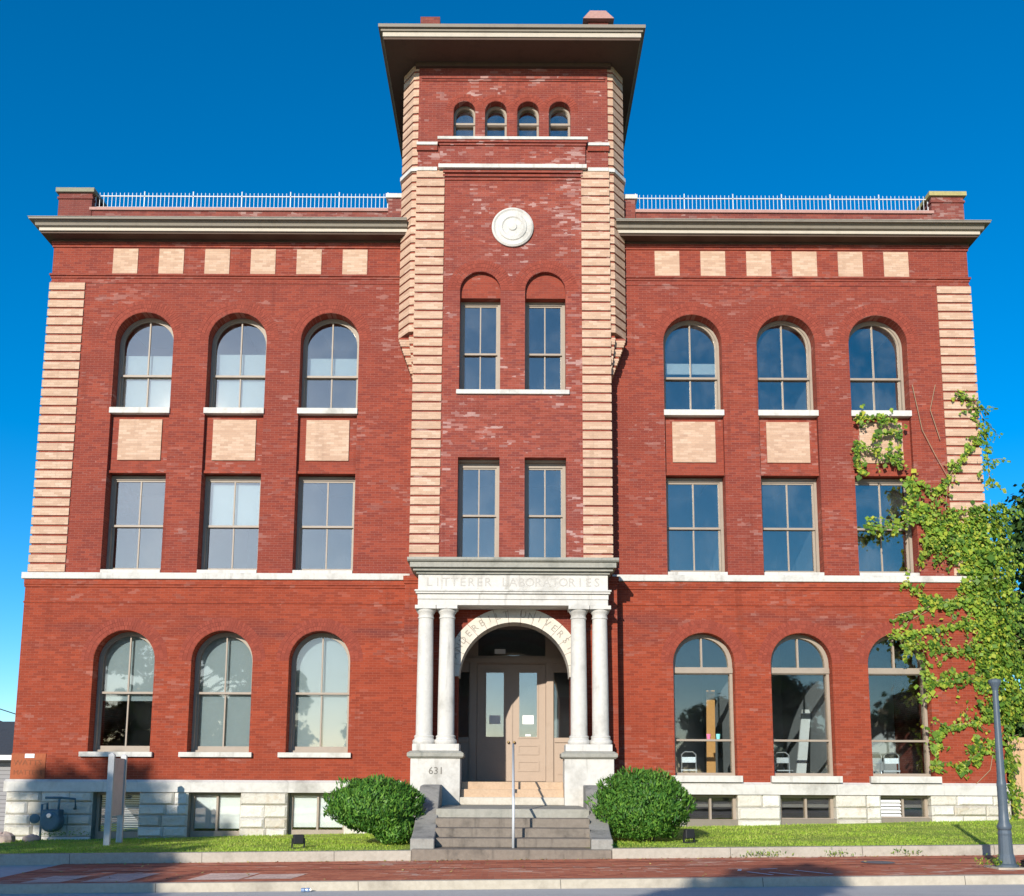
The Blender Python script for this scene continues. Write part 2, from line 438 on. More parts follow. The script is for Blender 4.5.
def asphalt():
    g = NG('asphalt'); P, X, Y, Z = g.pos()
    n = g.noise(P, .7, 4); n2 = g.noise(P, 130, 2); n3 = g.noise(g.vec(g.math('MULTIPLY', X, .15), Y, 0), 2.0, 4)
    c = g.mix(n, (.40,.39,.375), (.50,.49,.47))
    c = g.mix(g.math('MULTIPLY', g.step(n3, .5, .7), .3), c, (.25,.25,.255))
    c = g.mix(.5, c, g.ramp(n2, [(.3,(.2,.2,.2)),(.7,(.8,.8,.8))]), 'SOFT_LIGHT')
    g.bsdf(c, .9, g.bump(n2, .5, .01)); return g.m
M['asphalt'] = asphalt()
M['sidewalk'] = brick('sidewalk_brick', (.45,.14,.078), (.34,.10,.06), (.54,.19,.105), (.33,.18,.125), bw=.2, bh=.1, eff=.6, effcol=(.62,.48,.38), patch=.5, seed=8., plan=True)
M['sidewalk_sun_gap'] = brick('sidewalk_brick_sun_gap', (.62,.44,.36), (.52,.36,.29), (.70,.52,.43), (.3,.2,.16), bw=.2, bh=.1, eff=.3, patch=.4, seed=9., plan=True)  # pavement brick made paler to stand for gaps of sunlight
M['paver_edge'] = brick('sidewalk_edge', (.25,.09,.06), (.18,.07,.05), (.30,.11,.08), (.1,.06,.05), bw=.1, bh=.2, patch=.4, seed=10., plan=True)
M['markpaint'] = paint('white_marking_paint', (.62,.66,.72), .7, .5, dirt=(.3,.14,.1))
def soil():
    g = NG('lawn_soil'); P, X, Y, Z = g.pos()
    n = g.noise(P, 1.5, 4); n2 = g.noise(P, 30, 3)
    c = g.mix(g.step(n, .35, .7), (.18,.28,.04), (.28,.34,.07))
    c = g.mix(g.step(n2, .58, .72), c, (.13,.11,.05))
    g.bsdf(c, .95, g.bump(n2, .5, .03), spec=.1); return g.m
M['soil'] = soil()
M['dirt'] = stone('bare_soil', (.20,.15,.10), (.11,.08,.05), .5, 3, .1)
M['grass'] = leafmat('grass_blade', [(.21,.34,.03),(.31,.47,.045),(.41,.54,.07),(.52,.56,.14)], .35, dry=(.36,.33,.12))
M['yew'] = leafmat('yew_leaf', [(.03,.10,.016),(.06,.17,.024),(.11,.25,.032),(.17,.32,.045)], .25)
M['ivy'] = leafmat('vine_leaf', [(.05,.12,.02),(.12,.24,.03),(.23,.37,.045),(.33,.44,.05),(.52,.52,.065)], .4)
M['darkleaf'] = leafmat('evergreen_leaf', [(.016,.04,.011),(.032,.075,.016),(.06,.125,.024),(.10,.18,.034)], .2)
M['treeleaf'] = leafmat('street_tree_leaf', [(.03,.07,.015),(.05,.11,.02),(.08,.15,.03)], .3)

# ------------------------------------------------------------------ ground
def gz(x, k=.0135): return k*x
def sheet(name, x0, x1, ys, zs, mat, kind='structure', n=2, k=.0135, k2=None):
    mb = MB(); vs = []; fs = []
    k2 = k if k2 is None else k2
    for j in range(len(ys)):
        kk = k + (k2-k)*j/(len(ys)-1)
        for i in range(n):
            x = x0 + (x1-x0)*i/(n-1); vs.append((x, ys[j], zs[j]+kk*x))
    for j in range(len(ys)-1):
        for i in range(n-1):
            a = j*n+i; fs.append((a, a+1, a+n+1, a+n))
    mb.add(vs, fs); o = mb.build(name, mat); return tag(o, kind=kind)
KY = -9.8            # street kerb line
SB = -6.45           # back edge of the pavement
LK = -6.22           # back of the lawn kerb
sheet('ground', -400, 400, [-400, 400], [-.35, -.35], M['soil'])
sheet('road', -60, 60, [-24.0, KY], [0.0, 0.0], M['asphalt'])
sheet('far_pavement', -60, 60, [-40, -24.0], [.1, .1], M['concrete'])
XD = -8.05
sheet('pavement', XD, 40, [KY+.16, SB+.01], [.128, .168], M['sidewalk'])
sheet('driveway', -40, XD, [KY-.01, -5.9, 12], [.02, .17, .2], M['concrete'])
def kerb(name, x0, x1, y0, y1, z0, z1, mat, k=.0135):
    mb = MB()
    for a, b in [(x0+i*(x1-x0)/8, x0+(i+1)*(x1-x0)/8) for i in range(8)]:
        mb.add([(a,y0,z0+k*a),(b,y0,z0+k*b),(b,y1,z0+k*b),(a,y1,z0+k*a),(a,y0+.012,z1+k*a),(b,y0+.012,z1+k*b),(b,y1,z1+k*b),(a,y1,z1+k*a)],
               [(0,1,5,4),(4,5,6,7),(2,3,7,6)] + ([(3,0,4,7)] if a == x0 else []) + ([(1,2,6,5)] if abs(b-x1) < 1e-6 else []))
    return tag(mb.build(name, mat), kind='structure')
SXK0, SXK1 = -1.76, 1.90      # ends of the lawn kerb either side of the steps
kerb('street_kerb', XD+.05, 40, KY, KY+.16, -.1, .132, M['streetkerb'])
kerb('lawn_kerb', -14.5, SXK0, SB, LK, .05, .345, M['kerb'])
kerb('lawn_kerb', SXK1, 40, SB, LK, .05, .345, M['kerb'])
LZ0, LZ1 = .325, .375
def lawn_z(x, y):
    t = min(1, max(0, (y-LK)/(0-LK)))
    return (LZ0+(LZ1-LZ0)*t) + (.0135+(.025-.0135)*t)*x
sheet('lawn', -14.5, 40, [LK-.02, -4, -2, 0.5, 14], [LZ0, .341, .357, LZ1, .45], M['soil'], n=12, k=.0135, k2=.03)
# the soil sheet under the grass follows lawn_z closely enough near the wall
# sun gaps painted in as paler brick, and dark soldier lines in the pavement
for (xa, xb, ya, yb) in [(-7.35,-6.75,-9.5,-8.55),(-6.45,-5.75,-9.5,-8.3),(-4.9,-4.1,-9.35,-8.4),(-4.05,-3.3,-9.3,-8.6)]:
    mb = MB()
    def pz(x, y): return .128 + (y-(KY+.16))/((SB+.01)-(KY+.16))*.04 + .0135*x + .004
    mb.add([(xa,ya,pz(xa,ya)),(xb,ya,pz(xb,ya)),(xb+.1,yb,pz(xb+.1,yb)),(xa+.1,yb,pz(xa+.1,yb))], [(0,1,2,3)])
    tag(mb.build('painted_sun_gap', M['sidewalk_sun_gap']), kind='structure')
for yb in (-8.0, -7.1):
    mb = MB(); xs = [XD, 40]
    mb.add([(xs[0],yb,pz(xs[0],yb)),(xs[1],yb,pz(xs[1],yb)),(xs[1],yb+.06,pz(xs[1],yb+.06)),(xs[0],yb+.06,pz(xs[0],yb+.06))], [(0,1,2,3)])
    tag(mb.build('pavement_joint', M['paver_edge']), kind='structure')
mb = MB()
for (x, y, L, a) in [(3.9,-9.2,.55,.9),(4.25,-9.3,.6,1.0),(4.75,-9.1,.75,.95),(3.7,-8.7,.25,.1),(4.2,-8.55,.3,2.2)]:
    dx, dy = math.cos(a+1.2)*L/2, math.sin(a+1.2)*L/2; nx, ny = -dy/L*.06, dx/L*.06
    q = [(x-dx-nx,y-dy-ny),(x+dx-nx,y+dy-ny),(x+dx+nx,y+dy+ny),(x-dx+nx,y-dy+ny)]
    mb.add([(p[0],p[1],pz(*p)+.004) for p in q], [(0,1,2,3)])
tag(mb.build('pavement_marking', M['markpaint']), kind='structure')
# manhole-like dark plate
mb = MB(); mb.lathe([(.28,0),(.27,.006)], (6.3,-7.6,pz(6.3,-7.6)), n=20)
tag(mb.build('utility_cover', M['post']), 'round dark utility cover set in the brick pavement', 'utility cover')

# ------------------------------------------------------------------ the building
B = thing('brick_building', 'three storey red brick building with cream brick quoins, arched windows and a central tower', 'building')
TX = .03            # tower axis
PX = .08            # portico axis
WL = [-9.68, -7.22, -4.78]
WR = [4.79, 7.25, 9.68]
GL = [-9.68, -7.22, -4.77]
GR = [4.88, 7.33, 9.77]
GWh = .77; UWh = .77

def voussoirs(mb, cx, zs, r0, rows, y, rh=.105, bw=.066, th=.03, a0=0., a1=math.pi):
    for k in range(rows):
        ra = r0 + .012 + k*rh; rb = ra + rh - .008
        n = max(6, int((a1-a0)*(ra+rb)/2/(bw)))
        for i in range(n):
            t0 = a0+(a1-a0)*(i+.06)/n; t1 = a0+(a1-a0)*(i+.94)/n
            q = [(cx+ra*math.cos(t0), zs+ra*math.sin(t0)), (cx+rb*math.cos(t0), zs+rb*math.sin(t0)),
                 (cx+rb*math.cos(t1), zs+rb*math.sin(t1)), (cx+ra*math.cos(t1), zs+ra*math.sin(t1))]
            d = y - .004 - random.random()*.004
            mb.add([(p[0], d, p[1]) for p in q]+[(p[0], y+th, p[1]) for p in q],
                   [(0,1,2,3),(0,4,5,1),(1,5,6,2),(2,6,7,3),(3,7,4,0)])

# wings: lower storey, upper storeys
for sgn, C_lo, C_up, zsill in ((-1, GL, WL, 2.25), (1, GR, WR, 1.73)):
    xo, xi = sgn*12.30, sgn*2.3
    x0, x1 = min(xo, xi), max(xo, xi)
    mb = MB()
    mb.xz(rect(x0, x1, 1.5, 6.6), -.05, .53, [arch(c, GWh, zsill-.12, 4.53) for c in C_lo])
    # two thin string mouldings in brick
    mb.box(x0-.02 if sgn < 0 else 2.3, x1+.02 if sgn > 0 else -2.3, -.075, .0, 6.40, 6.46)
    mb.box(x0-.02 if sgn < 0 else 2.3, x1+.02 if sgn > 0 else -2.3, -.095, .0, 6.463, 6.585)
    mb.box(x0-.015 if sgn < 0 else 2.3, x1+.015 if sgn > 0 else -2.3, -.068, .0, 5.99, 6.035)
    o = mb.build('wall', M['brick_low'], B)
    mb = MB()
    xo = -12.25 if sgn < 0 else 12.19; x0, x1 = min(xo, xi), max(xo, xi)
    mb.xz(rect(x0, x1, 6.6, 15.9), 0, .53, [arch(c, UWh, 6.775, 13.06) for c in C_up])
    for (za, zb, p) in ((14.78,14.84,.02),(14.845,14.90,.05),(14.64,14.69,.015),(15.66,15.71,.03),(15.73,15.805,.05)):
        mb.box(x0-(p if sgn < 0 else 0), x1+(p if sgn > 0 else 0), -p, .1, za, zb)
    mb.build('wall', M['brick_up'], B)
    # brick arches
    for c in C_lo:
        mb = MB(); voussoirs(mb, c, 4.53, GWh, 3, -.05); mb.build('brick_arch', M['voussoir'], B)
    for c in C_up:
        mb = MB(); voussoirs(mb, c, 13.06, UWh, 3, 0); mb.build('brick_arch', M['voussoir'], B)
    # side and back walls
    mb = MB()
    if sgn < 0: mb.box(-12.25, -11.9, .53, 14, 1.5, 15.9)
    else: mb.box(11.9, 12.19, .53, 14, 1.5, 15.9)
    mb.build('side_wall', M['brick_up'], B)
    # spandrels between the floors, recessed
    for c in C_up:
        mb = MB(); mb.box(c-UWh, c+UWh, .13, .53, 9.47, 11.03)
        mb.box(c-UWh-.0, c+UWh+.0, .09, .13, 9.45, 9.52)
        mb.build('spandrel', M['brick_red_trim'], B)
        p = MB(); p.box(c-.56, c+.56, .095, .14, 9.80, 10.90)
        p.build('spandrel_panel', M['brick_cream'], B)
    # cream squares under the cornice
    for i in range(6):
        xa = -10.64+1.226*i if sgn < 0 else 3.83+1.224*i
        p = MB(); p.box(xa, xa+.66, -.018, .05, 14.905, 15.625)
        p.build('frieze_block', M['brick_cream'], B)
    # quoin strip
    mb = MB(); k = 0; z = 6.80
    xa, xb = (-12.285, -11.34) if sgn < 0 else (11.32, 12.225)
    while z < 14.5:
        mb.box(xa, xb, -.032, .6, z, z+.192); z += .2468
    mb.build('quoin', M['brick_cream'], B)
    # string course, water table
    mb = MB(); mb.box(*((-12.38, -2.3) if sgn < 0 else (2.3, 12.38)), -.14, .0, 6.60, 6.765)
    mb.build('string_course', M['sill'], B, bevel=.01)
    mb = MB(); a, b = (-12.42, -2.3) if sgn < 0 else (2.3, 12.42)
    mb.yz([(-.13,1.27),(.3,1.27),(.3,1.57),(-.05,1.57),(-.13,1.51)], a, b)
    mb.build('water_table', M['lime'], B)

# rock-faced basement
for sgn, ops in ((-1, [(-10.22,-9.08),(-7.87,-6.59),(-5.43,-4.04)]), (1, [(4.37,5.63),(6.69,8.05),(9.16,10.39)])):
    edges = [-12.36] + [e for o in ops for e in o] + [-2.3] if sgn < 0 else [2.3] + [e for o in ops for e in o] + [12.36]
    for i in range(0, len(edges), 2):
        mb = MB()
        a, b = edges[i], edges[i+1]
        z = 1.265; r = 0
        while z > -.25:
            h = random.choice([.25, .28, .31]); x = a
            while x < b-1e-3:
                L = random.uniform(.5, .95)
                if b-x-L < .3: L = b-x
                d = -.085 - random.random()*.05
                x2, z2 = x+L-.012, z-h+.012
                # a pitched face: bulging centre
                c = [(x, -.065, z2), (x2, -.065, z2), (x2, -.065, z), (x, -.065, z)]
                e = [(x+.05, d, z2+.04), (x2-.05, d-random.random()*.02, z2+.04), (x2-.05, d, z-.04), (x+.05, d-random.random()*.02, z-.04)]
                k = [(p[0], .36, p[2]) for p in c]
                mb.add(c+e+k, [(4,5,6,7),(0,1,5,4),(1,2,6,5),(2,3,7,6),(3,0,4,7),(0,8,9,1),(1,9,10,2),(2,10,11,3),(3,11,8,0)])
                x += L
            z -= h; r += 1
        fo = mb.build('foundation', M['rustic'], B)
        mb = MB(); mb.box(edges[i]+.01, edges[i+1]-.01, -.05, .34, -.3, 1.26); mb.build('mortar_bed', M['cheek'], fo)

# ------------------------------------------------------------------ windows
WIN = {}
def sash(mb, outline_out, outline_in, y0, y1): mb.xz(outline_out, y0, y1, [outline_in])
def shrink_arch(hw, z0, zs, d, db=None):
    return arch(0, hw-d, z0+(d if db is None else db), zs)
def make_window(kind):
    """local x centre, y wall face, z sill top = 0"""
    f = MB(); g = MB(); s = MB()
    if kind in ('top', 'ground'):
        hw = UWh if kind == 'top' else GWh
        zs = 13.06-11.18 if kind == 'top' else 4.53-2.25
        zr = 1.03 if kind == 'top' else 1.50
        ft = .06
        f.xz(arch(0, hw, 0, zs), .15, .34, [shrink_arch(hw, 0, zs, ft, .06)])
        # upper sash
        h2 = hw-ft
        f.xz(arch(0, h2, zr-.03, zs), .18, .235, [arch(0, h2-.045, zr+.025, zs)])
        # lower sash
        f.xz(rect(-h2, h2, .06, zr+.03), .24, .295, [rect(-h2+.05, h2-.05, .16, zr-.025)])
        f.box(-.018, .018, .185, .23, zr+.025, zs+h2-.045); f.box(-.018, .018, .245, .29, .16, zr-.025)
        g.xz(arch(0, h2-.04, zr+.02, zs), .207, .213); g.box(-h2+.045, h2-.045, .265, .271, .155, zr-.02)
        top = kind == 'top'
        sy = -.05 if top else -.10
        if top: s.box(-hw-.02, hw+.01, sy, .30, -.15, 0)
        else: s.box(-hw-.17, hw+.09, sy, .30, -.12, -.002)
    elif kind == 'mid':
        hw = UWh; H = 9.45-6.87; zr = 1.24; ft = .07
        f.xz(rect(-hw, hw, 0, H), .17, .34, [rect(-hw+ft, hw-ft, .05, H-.11)])
        h2 = hw-ft
        f.xz(rect(-h2, h2, zr-.03, H-.11), .20, .25, [rect(-h2+.045, h2-.045, zr+.025, H-.155)])
        f.xz(rect(-h2, h2, .05, zr+.03), .255, .305, [rect(-h2+.05, h2-.05, .13, zr-.025)])
        f.box(-.018, .018, .205, .245, zr+.025, H-.155); f.box(-.018, .018, .26, .30, .13, zr-.025)
        g.box(-h2+.04, h2-.04, .222, .228, zr+.02, H-.15); g.box(-h2+.045, h2-.045, .277, .283, .125, zr-.02)
        s.box(-hw+.01, hw-.01, -.02, .30, -.10, -.002)
    elif kind == 'shop':
        hw = GWh; zs = 4.53-1.73; zt = 4.28-1.73; zr = .88; ft = .10
        f.xz(arch(0, hw, 0, zs), .15, .34, [rect(-hw+ft-.03, hw-ft+.03, .07, zr-.025), rect(-hw+ft-.03, hw-ft+.03, zr+.025, zt), arch(0, hw-ft, zt+.17, zs-.0)])
        f.box(-.022, .022, .17, .24, zt+.17, zs+hw-ft); f.box(-hw, hw, .11, .15, zt+.02, zt+.15)
        g.box(-hw+.06, hw-.06, .235, .243, .06, zr); g.box(-hw+.06, hw-.06, .247, .255, zr+.005, zt+.01); g.xz(arch(0, hw-.09, zt+.16, zs), .225, .232)
        s.box(-hw-.10, hw+.10, -.13, .30, -.16, -.002)
    elif kind == 'tower_up':
        hw = .525; H = 14.0-11.45; zr = 1.13; ft = .075
        f.xz(rect(-hw, hw, 0, H), .15, .32, [rect(-hw+ft, hw-ft, .04, H-.09)])
        h2 = hw-ft
        f.xz(rect(-h2, h2, zr-.03, H-.09), .18, .23, [rect(-h2+.04, h2-.04, zr+.02, H-.13)])
        f.xz(rect(-h2, h2, .04, zr+.03), .235, .285, [rect(-h2+.045, h2-.045, .09, zr-.02)])
        f.box(-.016, .016, .185, .225, zr+.02, H-.13); f.box(-.016, .016, .24, .28, .09, zr-.02)
        g.box(-h2+.035, h2-.035, .202, .208, zr+.015, H-.125); g.box(-h2+.04, h2-.04, .257, .263, .085, zr-.015)
    elif kind == 'tower_low':
        hw = .525; H = 9.67-6.98; zr = 1.27; ft = .075
        f.xz(rect(-hw, hw, 0, H), .15, .32, [rect(-hw+ft, hw-ft, .04, H-.17)])
        h2 = hw-ft
        f.xz(rect(-h2, h2, zr-.03, H-.17), .18, .23, [rect(-h2+.04, h2-.04, zr+.02, H-.21)])
        f.xz(rect(-h2, h2, .04, zr+.03), .235, .285, [rect(-h2+.045, h2-.045, .09, zr-.02)])
        f.box(-.016, .016, .185, .225, zr+.02, H-.21); f.box(-.016, .016, .24, .28, .09, zr-.02)
        f.box(-hw, hw, .03, .15, H-.05, H)
        g.box(-h2+.035, h2-.035, .202, .208, zr+.015, H-.205); g.box(-h2+.04, h2-.04, .257, .263, .085, zr-.015)
    elif kind == 'attic':
        hw = .29; zs = 19.54-18.5-.29+.11
        f.xz(arch(0, hw, 0, zs), .16, .34, [rect(-hw+.055, hw-.055, .02, .56), arch(0, hw-.055, .65, zs)])
        f.box(-hw, hw, .13, .16, .575, .635)
        g.box(-hw+.05, hw-.05, .24, .246, .01, .565); g.xz(arch(0, hw-.05, .64, zs), .24, .246)
    DD = {'shop': .13, 'attic': .05}.get(kind, .19)
    f.v = [(v[0], v[1]+DD, v[2]) for v in f.v]; g.v = [(v[0], v[1]+DD, v[2]) for v in g.v]
    WIN[kind] = (f.mesh('window', M['frame']), g.mesh('pane', M['glass_dark' if kind in ('shop','ground') else 'glass']), s.mesh('sill', M['sill']) if s.v else None)
for k in ('top','ground','mid','shop','tower_up','tower_low','attic'): make_window(k)
def window(kind, x, y, z, blind=None):
    fm, gm, sm = WIN[kind]
    wdw = link('window', fm, B, loc=(x, y, z))
    link('pane', gm, wdw)
    if sm: link('sill', sm, wdw)
    if blind:
        hw = UWh-.05 if kind in ('top','mid') else (GWh-.06 if kind in ('ground','shop') else .46)
        bm = MB()
        if kind in ('top','ground') and blind[1] > (1.8 if kind == 'top' else 2.2):
            zs = 13.06-11.18 if kind == 'top' else 4.53-2.25
            bm.xz(arch(0, hw, blind[0], zs), .52, .53)
        else: bm.box(-hw, hw, .52, .53, blind[0], blind[1])
        bm.build('blind', M['blind' if kind in ('top','mid') else 'blind_grey'], wdw)
    return wdw
BL_top = [(0.05, 3), (0.05, 3), (1.05, 1.55)]
for c, b in zip(WL, [(.05,1.65),(.05,1.7),(1.0,1.6)]): window('top', c, 0, 11.18, b)
for c, b in zip(WR, [(1.2,1.5),None,None]): window('top', c, 0, 11.18, b)
for c, b in zip(WL, [None,(1.25,2.4),None]): window('mid', c, 0, 6.87, b)
for c, b in zip(WR, [None,None,None]): window('mid', c, 0, 6.87, b)
for c, b in zip(GL, [(1.3,2.3),(0.1,2.4),(.05,2.4)]): window('ground', c, -.05, 2.25, b)
for c in GR: window('shop', c, -.05, 1.73)

def basement_window(a, b, z0, kind):
    z1 = 1.262; f = MB()
    f.xz(rect(a, b, z0-.25, z1), .16, .34, [rect(a+.07, (a+b)/2-.025, z0+.08, z1-.07), rect((a+b)/2+.025, b-.07, z0+.08, z1-.07)])
    o = f.build('window', M['frame'], B)
    g = MB(); g.box(a+.06, b-.06, .225, .231, z0+.07, z1-.06); g.build('pane', M['glass_dark'], o)
    bl = MB()
    if kind == 'white': bl.box(a+.03, b-.03, .25, .256, z0+.14, z1)
    elif kind == 'slats':
        z = z0+.1
        while z < z1-.05: bl.box(a+.03, b-.03, .30, .325, z, z+.03); z += .055
    elif kind == 'louver':
        z = z0+.1
        while z < z1-.08: bl.add([(a+.04,.14,z),((a+b)/2-.06,.14,z),((a+b)/2-.06,.2,z+.05),(a+.04,.2,z+.05)], [(0,1,2,3)]); bl.box(a+.04,(a+b)/2-.06,.135,.15,z-.012,z+.012); z += .085
    if bl.v: bl.build('louvre' if kind == 'louver' else 'blind', M['blind'], o)
for (a, b), z0, k in zip([(-10.22,-9.08),(-7.87,-6.59),(-5.43,-4.04)], (.22,.24,.28), ('slats','white','white')): basement_window(a, b, z0, k)
for (a, b), z0, k in zip([(4.37,5.63),(6.69,8.05),(9.16,10.39)], (.58,.62,.66), ('none','none','louver')): basement_window(a, b, z0, k)
mb = MB()
for a, b in [(4.37,5.63),(6.69,8.05),(9.16,10.39)]: mb.box(a, b, -.06, .16, .2, .60+.012*a)
mb.build('basement_sill', M['cornice'], B)

# ------------------------------------------------------------------ tower
T0, T1, TH = -.64, -.12, 2.52
tw = [TX-.83, TX+.855]
AD = .11
at = [TX-1.30, TX-.46, TX+.40, TX+1.24]
mb = MB()
holes = [arch(c, .525, 11.45, 14.155) for c in tw] + [rect(c-.525, c+.525, 6.98, 9.67) for c in tw] + [arch(c, .29, 18.5-AD, 19.25) for c in at]
mb.xz(rect(TX-TH, TX+TH, 6.6, 20.6), T0, T1, holes)
mb.box(TX-TH, TX-TH+.3, T1, .4, 6.6, 20.6); mb.box(TX+TH-.3, TX+TH, T1, .4, 6.6, 20.6)
# projecting attic panel with stepped brick mouldings
mb.box(TX-1.93, TX+1.91, T0-.10, T0+.01, 17.64, 18.17)
for i in range(3): mb.box(TX-1.84, TX+1.84, T0-.025-.02*i, T0, 17.24+.1*i, 17.30+.1*i)
for i in range(2): mb.box(TX-1.95-.03*i, TX+1.93+.03*i, T0-.13-.035*i, T0, 18.173+.068*i, 18.238+.068*i)
mb.box(TX-2.45, TX+2.45, T0-.025, T0, 20.12, 20.17); mb.box(TX-2.45, TX+2.45, T0-.05, T0, 20.173, 20.24)
mb.build('tower_wall', M['brick_tower'], B)
mb = MB()    # body behind, above the roof
mb.box(TX-2.85, TX+2.85, .4, 5.0, 15.9, 20.6)
mb.build('tower_wall', M['brick_tower'], B)
mb = MB()
# lower storey of the tower with the entrance arch
AX, AR, AZ = .12, 1.345, 4.09
mb.xz(rect(TX-2.62, TX+2.62, -.3, 6.6), T0-.06, T1, [arch(AX, AR+.035, 1.2, AZ, 32)])
mb.box(TX-2.62, TX-2.3, T1, 0, -.3, 6.6); mb.box(TX+2.3, TX+2.62, T1, 0, -.3, 6.6)
for (za, zb, p) in ((6.40,6.46,.025),(6.463,6.585,.045)): mb.box(TX-2.62-p, TX+2.62+p, T0-.06-p, T0, za, zb)
mb.build('tower_wall', M['brick_low'], B)
for c in tw:
    mb = MB(); mb.xz(arch(c, .525, 14.0, 14.155), T0+.12, T1, []); mb.build('tympanum', M['brick_red_trim'], B)
for c in tw:
    mb = MB(); voussoirs(mb, c, 14.155, .525, 3, T0); mb.build('brick_arch', M['voussoir'], B)
for c in at:
    mb = MB(); voussoirs(mb, c, 19.25, .29, 2, T0, rh=.1); mb.build('brick_arch', M['voussoir'], B)
for c in tw:
    window('tower_up', c, T0, 11.45); window('tower_low', c, T0, 6.98, None)
for c in at: window('attic', c, T0, 18.5-AD)
mb = MB(); mb.box(TX-1.42, TX+1.47, T0-.06, T0+.3, 11.33, 11.448); mb.build('tower_sill', M['sill'], B, bevel=.008)
mb = MB()
mb.box(TX-1.99, TX+1.97, T0-.19, T0+.3, 18.312, 18.388); mb.box(TX-1.96, TX+1.94, T0-.14, T0, 17.53, 17.635)
for s in (-1, 1):
    xa, xb = (TX-2.55, TX-2.0) if s < 0 else (TX+1.98, TX+2.55)
    mb.box(xa, xb, T0-.08, T0, 18.22, 18.30); mb.box(xa+.03*(s<0), xb-.03*(s>0), T0-.05, T0, 17.50, 17.60)
    mb.box(xa, xb, T0-.05, T0, 18.08, 18.217, 1)
mb.build('belt_course', [M['sill'], M['brick_red_trim']], B)
# tower quoins
for s in (-1, 1):
    mb = MB(); z = 6.95
    xa, xb = (TX-TH-.02, TX-1.80) if s < 0 else (TX+1.80, TX+TH+.02)
    while z+.187 < 17.52:
        mb.box(xa, xb, T0-.03, -.01, z, z+.192); z += .2468
    mb.build('quoin', M['brick_cream'], B)
# corner turrets on corbels
def tpoly(s, k, e=0.0):
    # k 0..1 how far the corbel has stepped out
    w_ = .14*k; o_ = .45*k
    base = [(TH-.03, T0+.03-e), (TH+w_+e*.5, T0+.05-e), (TH+o_+e, -.16-e*.3), (TH+o_+e, .5), (TH-.03, .5)]
    return [(TX+s*p[0], p[1]) for p in base]
for s in (-1, 1):
    mb = MB()
    z = 11.72; n = 20
    for i in range(n):
        k = (i+1)/n; h = .0617
        red = i % 4 == 3
        e = -.02 if red else 0
        mb.xy([(TX+s*p, q) for p, q in ((TH-.03,-.44-e),(TH+.44*k+e,-.44-e),(TH+.44*k+e,.5),(TH-.03,.5))], z, z+h-.004, 1 if red else 0)
        mb.xy([(TX+s*p, q) for p, q in ((TH-.04,T0+.03-e),(TH+.15*k+e,T0+.03-e),(TH+.15*k+e,-.3),(TH-.04,-.3))], z, z+h-.004, 1 if red else 0); z += h
    z = 11.72 + n*.0617
    mb.xy(tpoly(s, .55, -.05), z, z+.08, 1); z += .08
    while z < 20.55:
        mb.xy(tpoly(s, 1, 0.015), z, min(20.6, z+.19), 0)
        if z+.19 < 20.55: mb.xy(tpoly(s, 1, -.012), z+.19, z+.2468, 1)
        z += .2468
    mb.build('turret', [M['brick_cream'], M['brick_red_trim']], B)
    mb = MB(); mb.xy(tpoly(s, 1, .06), 17.50, 17.60); mb.xy([(TX+s*p, q) for p, q in ((2.9,-.1),(2.98,-.1),(2.98,3),(2.9,3))], 17.50, 17.60)
    mb.build('turret_band', M['sill'], B)
# roundel
mb = MB()
mb.lathe([(.545,0),(.545,.05),(.50,.075),(.46,.05),(.38,.05),(.36,.075),(.28,.085),(.25,.06),(.12,.06),(.10,.09),(.02,.1)], (TX+.0, T0-.003, 15.90), 'y', 48)
mb.build('roundel', M['lime'], B, smooth=False)
# eave
EX = -.01
mb = MB()
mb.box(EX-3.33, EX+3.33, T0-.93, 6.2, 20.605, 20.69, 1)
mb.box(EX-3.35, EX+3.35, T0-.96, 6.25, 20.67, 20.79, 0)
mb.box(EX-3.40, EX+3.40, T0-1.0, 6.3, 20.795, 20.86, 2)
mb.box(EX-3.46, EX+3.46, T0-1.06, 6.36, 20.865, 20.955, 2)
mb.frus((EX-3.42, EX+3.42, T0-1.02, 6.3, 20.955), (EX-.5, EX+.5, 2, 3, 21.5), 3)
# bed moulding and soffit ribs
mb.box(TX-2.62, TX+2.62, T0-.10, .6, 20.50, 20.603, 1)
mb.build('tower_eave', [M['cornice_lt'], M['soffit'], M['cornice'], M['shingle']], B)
mb = MB()
mb.box(2.10, 2.66, .0, .6, 20.9, 22.5); mb.frus((1.95,2.81,-.14,.74,22.44), (2.16,2.60,.08,.52,22.86), 1)
mb.build('chimney', [M['brick_parapet'], M['coping']], B)
mb = MB(); mb.box(-2.56, -2.02, .05, .6, 20.9, 22.62); mb.build('chimney', [M['brick_parapet']], B)

